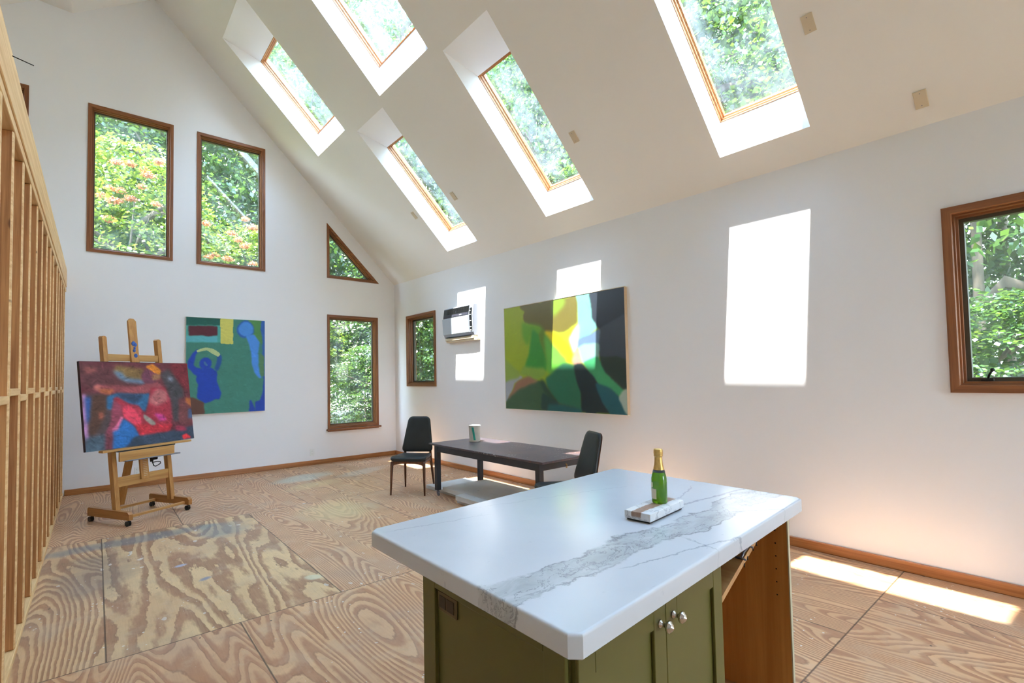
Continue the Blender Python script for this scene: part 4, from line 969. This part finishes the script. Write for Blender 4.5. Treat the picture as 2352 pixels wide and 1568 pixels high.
# facing -x on the side wall: local x (right) must run toward -y
painting('painting', (W - .0004, (5.098 + 3.118) / 2, .982), -PI / 2, 0, 1.972, 1.362, .048, ART_GREEN, M_ART_GLOSS, M_CANVAS_EDGE, 'large abstract painting of lime, emerald and slate pools on the wall', 260, 180, 3, .025, M_WHITE_EDGE, .7)
painting('painting', ((1.006 + 2.076) / 2, D - .0004, .950), 0, 0, 1.070, 1.430, .030, ART_BLUE, M_ART_MATT, M_WHITE_EDGE, 'square-hung painting of blue figures on sea green', 180, 240, 5, .05, None, .6)
EA = math.radians(30.2); TILT = math.radians(8)
pr = painting('painting', (.40, 6.50, .752), EA, -TILT, 1.128, .895, .034, ART_RED, M_ART_MATT, M_DARK_EDGE, 'red painting of a seated figure resting on the wooden easel', 230, 182, 9, .16, None, .75)

# ------------------------------------------------------------------ easel (local x = along the picture, -y = towards the viewer of the picture)
ez = empty('easel', (.40, 6.50, 0), EA, 'wheeled wooden studio easel holding the red painting', 'easel')
tt = math.tan(TILT)
def mast(x, z0, z1, w, d, y, name, mat=M_EASEL, par=ez, round_top=False):
    """raked upright: y is the front face position at picture foot height"""
    bm = B(); yy = lambda z: y + (z - .752) * tt
    pr_ = [(x - w / 2, z0), (x + w / 2, z0)] + ([(x + w / 2, z1 - w * .35), (x + w * .2, z1), (x - w * .2, z1), (x - w / 2, z1 - w * .35)] if round_top else [(x + w / 2, z1), (x - w / 2, z1)])
    a = [bm.verts.new((px, yy(pz), pz)) for px, pz in pr_]; b = [bm.verts.new((px, yy(pz) + d, pz)) for px, pz in pr_]
    n = len(pr_); bm.faces.new(a); bm.faces.new(b[::-1])
    for i in range(n): bm.faces.new((a[i], a[(i + 1) % n], b[(i + 1) % n], b[i]))
    return obj(name, bm, mat, par)
SPX = .285
for s in (-1, 1): mast(s * SPX, .115, 1.915, .042, .062, .020, 'side_post', round_top=True)
mast(-.005, .40, 2.125, .082, .026, .000, 'centre_mast', round_top=True)
def hbar(x0, x1, z, h, y0, y1, name, mat=M_EASEL_X, bev=.003):
    bm = B(); dy = (z - .752) * tt; box(bm, (x0, y0 + dy, z - h / 2), (x1, y1 + dy, z + h / 2), bev); return obj(name, bm, mat, ez)
hbar(-SPX + .02, SPX - .02, 1.690, .072, .028, .052, 'crossbar'); hbar(-SPX + .02, SPX - .02, .405, .100, .028, .052, 'crossbar')
# canvas ledge and tool tray
hbar(-.425, .515, .738, .024, -.050, .018, 'canvas_ledge')
hbar(-.29, .31, .722, .012, -.062, .010, 'tray_liner', M_IRON)
hbar(-.285, .292, .668, .096, -.066, -.046, 'tray_front')
hbar(-.24, .345, .620, .010, -.085, -.02, 'tray_lip', M_STEEL)
# ratchet scale on the mast, paint smears
bm = B()
for k in range(11): box(bm, (-.022, -.0035 + (.43 + k * .018 - .752) * tt, .430 + k * .018), (.018, .002 + (.43 + k * .018 - .752) * tt, .433 + k * .018))
obj('ratchet', bm, M_CREAM, bpy.data.objects['centre_mast'])
bm = B(); dy = (1.79 - .752) * tt
for (x, z, rr) in ((-.012, 1.845, .024), (.006, 1.835, .018), (-.004, 1.80, .013), (-.01, 1.77, .016), (.002, 1.715, .020)):
    lathe(bm, [(0, .0), (rr, 0), (rr * .8, .003), (0, .003)], 12, M=Matrix.Translation((x, -.0005 + (z - .752) * tt, z)) @ Matrix.Rotation(PI / 2 , 4, 'X') @ Matrix.Diagonal((1, 1.25, 1, 1)))
obj('paint_smear', bm, plain('ultramarine_smear', (52, 92, 168), .6, var=.3, scale=60), bpy.data.objects['centre_mast'])
# crank under the tray
bm = B(); tube(bm, [(.085, .0, .610), (.085, -.01, .560)], .016, 12); tube(bm, [(.10, .0, .592), (.145, .0, .592)], .018, 12)
tube(bm, [(.088, -.012, .565), (.085, -.03, .54), (.09, -.035, .518), (.11, -.035, .508), (.15, -.03, .520), (.175, -.02, .530), (.178, -.01, .545), (.15, -.005, .552), (.09, -.01, .550)], .005, 8); obj('crank_handle', bm, M_IRON, ez)
# rear prop
bm = B(); P0, P1 = Vector((0, .36, .09)), Vector((.03, .08, 1.25))
dv = (P1 - P0).normalized(); sx = Vector((1, 0, 0)); ny_ = dv.cross(sx).normalized()
vs = []
for P in (P0, P1): vs.append([bm.verts.new(P + sx * a * .036 + ny_ * b * .012) for a, b in ((-1, -1), (1, -1), (1, 1), (-1, 1))])
bm.faces.new(vs[0]); bm.faces.new(vs[1][::-1])
for k in range(4): bm.faces.new((vs[0][k], vs[0][(k + 1) % 4], vs[1][(k + 1) % 4], vs[1][k]))
obj('rear_prop', bm, M_EASEL, ez)
# skids, stretchers, casters
for s in (-1, 1):
    bm = B(); x = s * (SPX + .028)
    pr_ = [(-.30, .062), (.335, .062), (.335, .135), (.318, .148), (-.275, .140), (-.300, .118)]
    prism(bm, pr_, lambda a, b, d: (d, a, b), x - .020, x + .020); sk = obj('skid', bm, M_EASEL_Y, ez)
    for y in (-.270, .300):
        bm = B(); tube(bm, [(x, y, .062), (x, y, .044)], .009, 10)
        tube(bm, [(x - .016, y + .012, .0262), (x - .004, y + .012, .0262)], .026, 18); tube(bm, [(x + .004, y + .012, .0262), (x + .016, y + .012, .0262)], .026, 18)
        box(bm, (x - .017, y - .012, .034), (x + .017, y + .022, .052), .004); obj('caster', bm, M_BLACKPLASTIC, sk)
hb_ = B(); box(hb_, (-SPX, -.255, .075), (SPX, -.222, .100), .002); obj('stretcher_bar', hb_, M_EASEL_X, ez)
hb_ = B(); box(hb_, (-SPX, .215, .075), (SPX, .250, .100), .002); obj('stretcher_bar', hb_, M_EASEL_X, ez)
bpy.context.view_layer.update()

# ------------------------------------------------------------------ wall and ceiling plates
def outlet(x, z, label):
    r = empty('wall_outlet', (x, D, z), 0, label, 'outlet')
    bm = B(); box(bm, (-.036, -.007, -.057), (.036, 0, .057), .003); obj('cover_plate', bm, M_PLASTIC, r)
    for k in (-1, 1):
        bm = B(); box(bm, (-.015, -.009, k * .024 - .014), (.015, -.0065, k * .024 + .014), .002); s_ = obj('socket', bm, M_PLASTIC, r)
        for a in (-.006, .006):
            bm = B(); box(bm, (a - .001, -.0095, k * .024 - .004), (a + .001, -.0085, k * .024 + .006)); obj('slot', bm, M_DARKVOID, s_)
outlet(2.823, .205, 'white wall outlet above the baseboard, right of the blue painting')
outlet(.452, .215, 'white wall outlet above the baseboard, seen behind the easel')
for k, (y, u, lab) in enumerate(((1.122, .955, 'cream blank plate beside the skylight over the big sun patch'), (.655, .190, 'cream blank plate low on the slope, closest to the eave'), (3.200, .975, 'cream blank plate right of the skylight over the green painting'),
                          (5.325, .985, 'cream blank plate right of the farthest lower skylight'), (6.365, .990, 'cream blank plate left of the farthest lower skylight'))):
    inv = Vector(m_slope(y, u)); f2 = lambda a, b, d, inv=inv: tuple(Vector(m_slope(a, b, d)) - inv)
    r = empty('blank_plate', inv, 0, lab, 'cover plate', 'blank plates on the ceiling slope')
    bm = B(); loft(bm, rect(y - .035, u - .06, y + .035, u + .06), f2, [(0, 0), (0, .006), (.003, .008)]); prism(bm, rect(y - .0322, u - .0572, y + .0322, u + .0572), f2, .0005, .008); obj('plate', bm, M_CREAM, r)
    for k2 in (-1, 1):
        bm = B(); prism(bm, [(y + .003 * math.cos(a), u + k2 * .042 + .003 * math.sin(a)) for a in np.linspace(0, 2 * PI, 8, endpoint=False)], f2, .0075, .0095); obj('screw', bm, M_STEEL, r)

# ------------------------------------------------------------------ woodland outside
bm = B(); n = 24; vs = {}
for i in range(n + 1):
    for j in range(n + 1):
        x, y = -40 + 80 * i / n, -35 + 90 * j / n
        vs[i, j] = bm.verts.new((x, y, -.45 + .25 * noise.noise(Vector((x * .12, y * .12, 0)))))
for i in range(n):
    for j in range(n): bm.faces.new((vs[i, j], vs[i + 1, j], vs[i + 1, j + 1], vs[i, j + 1]))
tag(obj('ground', bm, M_GROUND), 'leafy woodland ground outside the windows', 'ground', kind='structure')
CROWN = 4.0      # crown height over radius
def leaves_mesh(name, mat, n_sprays, per, size, seed, zmin=.12, shell=.35):
    """crown of radius 1 and height CROWN: layered drooping sprays of pointed leaves"""
    r = np.random.default_rng(seed); N = n_sprays; nrmz = lambda a: a / (np.linalg.norm(a, axis=-1, keepdims=True) + 1e-9)
    th = r.uniform(0, 2 * PI, N); h = r.uniform(zmin, 1.0, N)
    prof = np.sin(PI * np.minimum(1, (h - zmin) / (1 - zmin) * .82 + .16)) ** .6
    rad = prof * (shell + (1 - shell) * r.uniform(0, 1, N) ** .5)
    c = np.stack([rad * np.cos(th), rad * np.sin(th), h * CROWN], 1) + r.normal(0, .03, (N, 3))
    out = np.stack([np.cos(th), np.sin(th), -.25 + r.uniform(-.3, .3, N)], 1); tilt = r.normal(0, .45, (N, 3))
    side = np.cross(out, [0, 0, 1.0])
    o3 = np.repeat(out, per, 0); n = N * per
    p = np.repeat(c, per, 0) + o3 * r.uniform(-.13, .13, (n, 1)) + np.repeat(side, per, 0) * r.uniform(-.12, .12, (n, 1)); p[:, 2] += r.normal(0, .02, n)
    d = o3 * .5 + r.normal(0, .6, (n, 3)); d[:, 2] -= .2; d = nrmz(d)
    sd = nrmz(np.cross(np.array([0, 0, 1.0]) + np.repeat(tilt, per, 0) + r.normal(0, .35, (n, 3)), d))
    L_ = size * r.uniform(.7, 1.3, (n, 1)); w_ = L_ * .32
    co = np.stack([p, p + d * L_ * .45 + sd * w_, p + d * L_, p + d * L_ * .45 - sd * w_], 1).reshape(-1, 3)
    me = bpy.data.meshes.new(name); me.vertices.add(4 * n); me.vertices.foreach_set('co', co.astype(np.float32).ravel())
    me.loops.add(4 * n); me.loops.foreach_set('vertex_index', np.arange(4 * n, dtype=np.int32))
    me.polygons.add(n); me.polygons.foreach_set('loop_start', np.arange(0, 4 * n, 4, dtype=np.int32))
    me.update(calc_edges=True); me.validate(); me.materials.append(mat); return me
def trunk_mesh(seed):
    r = random.Random(seed); bm = B()
    pts = [(0, 0, -.05)]; x = y = 0
    for k in range(1, 8): x += r.uniform(-.03, .03); y += r.uniform(-.03, .03); pts.append((x, y, k / 8))
    tube(bm, pts, [.030, .026, .023, .020, .016, .012, .008, .004], 8)
    for k in range(9):
        i = r.randint(2, 6); a = r.uniform(0, 2 * PI); l = r.uniform(.35, .75); p = Vector(pts[i])
        d = Vector((math.cos(a) * l, math.sin(a) * l, l * r.uniform(.10, .30)))
        tube(bm, [p, p + d * .4 + Vector((0, 0, .02)), p + d * .75, p + d], [.011, .008, .005, .002], 6)
    me = bpy.data.meshes.new('trunk'); bm.to_mesh(me); bm.free(); me.materials.append(M_BARK); return me
LM = [leaves_mesh('foliage', M_LEAF_A, 1500, 18, .042, 1, .10), leaves_mesh('foliage', M_LEAF_B, 1200, 18, .044, 2, .06),
      leaves_mesh('foliage', M_LEAF_C, 1500, 18, .042, 3, .08), leaves_mesh('foliage', M_LEAF_A, 1000, 18, .055, 4, .02)]
TM = [trunk_mesh(1), trunk_mesh(2), trunk_mesh(5)]
PM = leaves_mesh('blossom', M_LEAF_P, 80, 16, .045, 9, .25, shell=.9)
def plume_mesh():
    r = np.random.default_rng(4); n = 260; d = r.normal(size=(n, 3)); d /= np.linalg.norm(d, axis=1, keepdims=True); d[:, 2] = abs(d[:, 2]) * .8
    p = d * r.uniform(.4, 1, (n, 1)) * np.array([.13, .10, .11]); a = r.normal(size=(n, 3)); a /= np.linalg.norm(a, axis=1, keepdims=True); b = np.cross(a, d); b /= np.linalg.norm(b, axis=1, keepdims=True) + 1e-9
    co = np.stack([p, p + a * .02 + b * .012, p + a * .04, p + a * .02 - b * .012], 1).reshape(-1, 3)
    me = bpy.data.meshes.new('plume'); me.from_pydata([tuple(c) for c in co], [], [(4 * i, 4 * i + 1, 4 * i + 2, 4 * i + 3) for i in range(n)]); me.update(); me.materials.append(M_LEAF_O); return me
PLUME = plume_mesh()
def tree(name, loc, rad, h, rz, lm, tm, label, cat, group, extra=None, plumes=()):
    r = empty(name, loc, rz, label, cat, group)
    for nm, me in (('trunk', TM[tm]), ('foliage', LM[lm])) + ((extra,) if extra else ()):
        o = bpy.data.objects.new(nm, me); COL.objects.link(o); o.parent = r; o.scale = (rad, rad, h / (CROWN if nm != 'trunk' else 1))
    for k, (px, pz) in enumerate(plumes):    # flower plumes at the tips of the near side
        o = bpy.data.objects.new('plume', PLUME); COL.objects.link(o); o.parent = r
        o.location = Matrix.Rotation(-rz, 3, 'Z') @ (Vector((px, 11.25 + .25 * (k % 3), pz)) - Vector(loc)); o.rotation_euler = (0, 0, k * 1.3); o.scale = [.8 + .25 * ((k * 5) % 4) / 3] * 3
    return r
gb, gs = 'trees beyond the gable windows', 'trees beyond the side wall'
# beyond the gable
tree('flowering_tree', (.55, 12.9, -.45), 2.3, 6.9, .4, 1, 0, 'yellow-green tree with orange plumes filling the left tall window', 'tree', gb, plumes=[(.16, 4.98), (.32, 5.05), (.49, 5.0), (.2, 4.75), (.3, 4.85), (.71, 5.63), (.9, 5.67), (.74, 5.45), (.66, 5.28), (.25, 5.49), (.46, 5.6), (.16, 4.53), (.86, 4.83), (.03, 4.89)])
tree('flowering_tree', (3.05, 13.2, -.45), 2.1, 5.6, 2.0, 1, 1, 'smaller tree with orange plumes low in the right tall window', 'tree', gb, plumes=[(2.42, 4.84), (2.21, 4.56), (2.38, 4.5), (2.59, 4.68), (1.77, 3.99), (1.93, 4.1), (2.09, 3.94), (2.46, 4.32), (2.68, 4.02), (1.69, 4.61)])
tree('leafy_tree', (-2.4, 15.5, -.45), 3.2, 11.0, 1.1, 0, 1, 'blue-green tree at the left margin of the left tall window', 'tree', gb)
tree('leafy_tree', (1.9, 17.5, -.45), 3.6, 12.5, 2.3, 2, 2, 'dark tall tree standing between the two tall windows', 'tree', gb)
tree('leafy_tree', (5.6, 16.5, -.45), 3.6, 15.0, .2, 0, 0, 'green tree behind the right side of the right tall window', 'tree', gb)
tree('leafy_tree', (-.9, 20.0, -.45), 4.0, 13.5, 3.0, 0, 2, 'distant tree rising at the top of the left tall window', 'tree', gb)
tree('leafy_tree', (8.0, 14.6, -.45), 3.6, 18.0, 4.0, 2, 1, 'dark green tree seen through the floor-length gable window', 'tree', gb)
tree('flowering_shrub', (5.15, 11.4, -.45), 1.0, 2.7, 1.0, 3, 0, 'pale blossoming shrub low outside the floor-length gable window', 'shrub', gb, ('blossom', PM))
tree('flowering_tree', (6.6, 12.6, -.45), 1.8, 6.2, 5.0, 0, 2, 'pale blossoming tree behind the triangular window', 'tree', gb, ('blossom', PM))
# beyond the side wall
k = 0
for (x, y, rad, h, lm, lab) in ((9.0, .9, 2.6, 10.5, 0, 'tree filling the casement window at the frame edge'), (11.5, 3.6, 3.2, 13.5, 2, 'dark tree with forked trunk in the nearest skylight'),
        (9.6, 5.4, 2.7, 11.5, 0, 'green tree seen through the skylight over the green painting'), (11.8, 7.4, 3.3, 14.0, 0, 'tall tree behind the skylight over the green painting'),
        (9.4, 9.6, 2.7, 11.0, 2, 'tree seen through the farthest lower skylight'), (11.2, 11.8, 3.2, 13.5, 0, 'tree seen through the skylight beside the gable wall'),
        (8.2, 11.2, 2.0, 7.5, 2, 'dark tree outside the small casement window'), (13.5, 1.0, 3.6, 13.0, 2, 'dark tree behind the tree of the casement window'),
        (14.0, 5.6, 3.8, 16.0, 2, 'big dark tree at the back of the side wood'), (14.5, 10.0, 3.8, 16.0, 0, 'big green tree at the back of the side wood'),
        (10.2, -2.4, 2.8, 10.0, 0, 'tree to the right of the casement window'), (8.0, 13.8, 2.4, 9.0, 2, 'tree at the corner between gable and side wood'),
        (13.0, 14.5, 3.8, 15.0, 0, 'tall tree behind the corner of the house')):
    tree('leafy_tree', (x, y, -.45), rad, h, 1.7 * k, lm, k % 3, lab, 'tree', gs); k += 1
for (x, y, rad, h, lab) in ((7.2, .6, 1.1, 2.6, 'low shrub under the casement window at the frame edge'), (7.0, 8.9, 1.2, 2.4, 'low shrub outside the small casement window'), (8.3, 2.4, 1.3, 3.0, 'undergrowth shrub left of the casement window')):
    tree('leafy_shrub', (x, y, -.45), rad, h, 1.3 * k, 3, 0, lab, 'shrub', gs); k += 1
# distant rows that close the view
for j, (x, y) in enumerate(((-9.0, 25.5), (-3.5, 27.0), (2.0, 25.8), (7.5, 26.5), (13.0, 24.5), (-6.0, 21.0), (4.6, 22.5), (10.5, 21.5))):
    tree('leafy_tree', (x, y, -.45), 4.6, 17.5 + (j % 3), 1.1 * j, 2 if j % 2 else 0, j % 3, 'tall tree in the distant row closing the view beyond the gable', 'tree', 'distant trees beyond the gable')
for j, (x, y) in enumerate(((19.0, -3.0), (19.5, 2.6), (18.6, 8.0), (19.4, 13.4), (18.0, 19.0))):
    tree('leafy_tree', (x, y, -.45), 4.4, 16.5 + (j % 3), 1.7 * j, 2, j % 3, 'tall tree in the distant row closing the view beyond the side wall', 'tree', 'distant trees beyond the side wall')

# ------------------------------------------------------------------ daylight
wd = bpy.data.worlds.new('sky'); SC.world = wd; wd.use_nodes = True
nt = wd.node_tree; nt.nodes.clear()
bg = nt.nodes.new('ShaderNodeBackground'); ow = nt.nodes.new('ShaderNodeOutputWorld'); tc = nt.nodes.new('ShaderNodeTexCoord'); sx_ = nt.nodes.new('ShaderNodeSeparateXYZ'); cr = nt.nodes.new('ShaderNodeValToRGB')
cr.color_ramp.elements[0].position = 0.0; cr.color_ramp.elements[0].color = (.71, .86, 1.0, 1)
cr.color_ramp.elements[1].position = 0.8; cr.color_ramp.elements[1].color = (.40, .64, 1.0, 1)
nt.links.new(tc.outputs['Generated'], sx_.inputs[0]); nt.links.new(sx_.outputs[2], cr.inputs[0]); nt.links.new(cr.outputs[0], bg.inputs[0])
bg.inputs[1].default_value = SKY_STRENGTH = 4.6
nt.links.new(bg.outputs[0], ow.inputs[0])
sun = bpy.data.lights.new('sun', 'SUN'); sun.energy = 8.6; sun.angle = math.radians(0.6); sun.color = (1.0, .99, .97)
so = bpy.data.objects.new('sun', sun); COL.objects.link(so)
so.rotation_euler = Vector((1.0, .142, -3.08)).to_track_quat('-Z', 'Y').to_euler(); so.location = (-4, 2, 14)

# ------------------------------------------------------------------ camera
cam = bpy.data.cameras.new('camera'); co_ = bpy.data.objects.new('camera', cam); COL.objects.link(co_); SC.camera = co_
Yw, Pt, Rl, F = 0.686, 0.0388, -0.01895, 1122.4
fwd = Vector((math.sin(Yw) * math.cos(Pt), math.cos(Yw) * math.cos(Pt), math.sin(Pt))); rgt = Vector((math.cos(Yw), -math.sin(Yw), 0)); upv = rgt.cross(fwd)
r2 = rgt * math.cos(Rl) + upv * math.sin(Rl); u2 = -rgt * math.sin(Rl) + upv * math.cos(Rl)
co_.matrix_world = Matrix(((r2.x, u2.x, -fwd.x, 0), (r2.y, u2.y, -fwd.y, 0), (r2.z, u2.z, -fwd.z, 1.40), (0, 0, 0, 1)))
cam.sensor_width = 36.0; cam.lens = F / 2352 * 36; cam.shift_x = 36.9 / 2352; cam.shift_y = 39.9 / 2352
cam.clip_start = .05; cam.clip_end = 200

SC.view_settings.view_transform = 'Standard'; SC.view_settings.look = 'None'; SC.view_settings.gamma = 1.0
SC.view_settings.use_curve_mapping = False
SC.view_settings.exposure = 2.18
cy = SC.cycles
cy.use_denoising = True
try: cy.denoiser = 'OPENIMAGEDENOISE'
except Exception: pass
cy.use_adaptive_sampling = True; cy.adaptive_threshold = 0.08; cy.max_bounces = 8; cy.diffuse_bounces = 5; cy.transmission_bounces = 6; cy.transparent_max_bounces = 16; cy.sample_clamp_indirect = 6.0
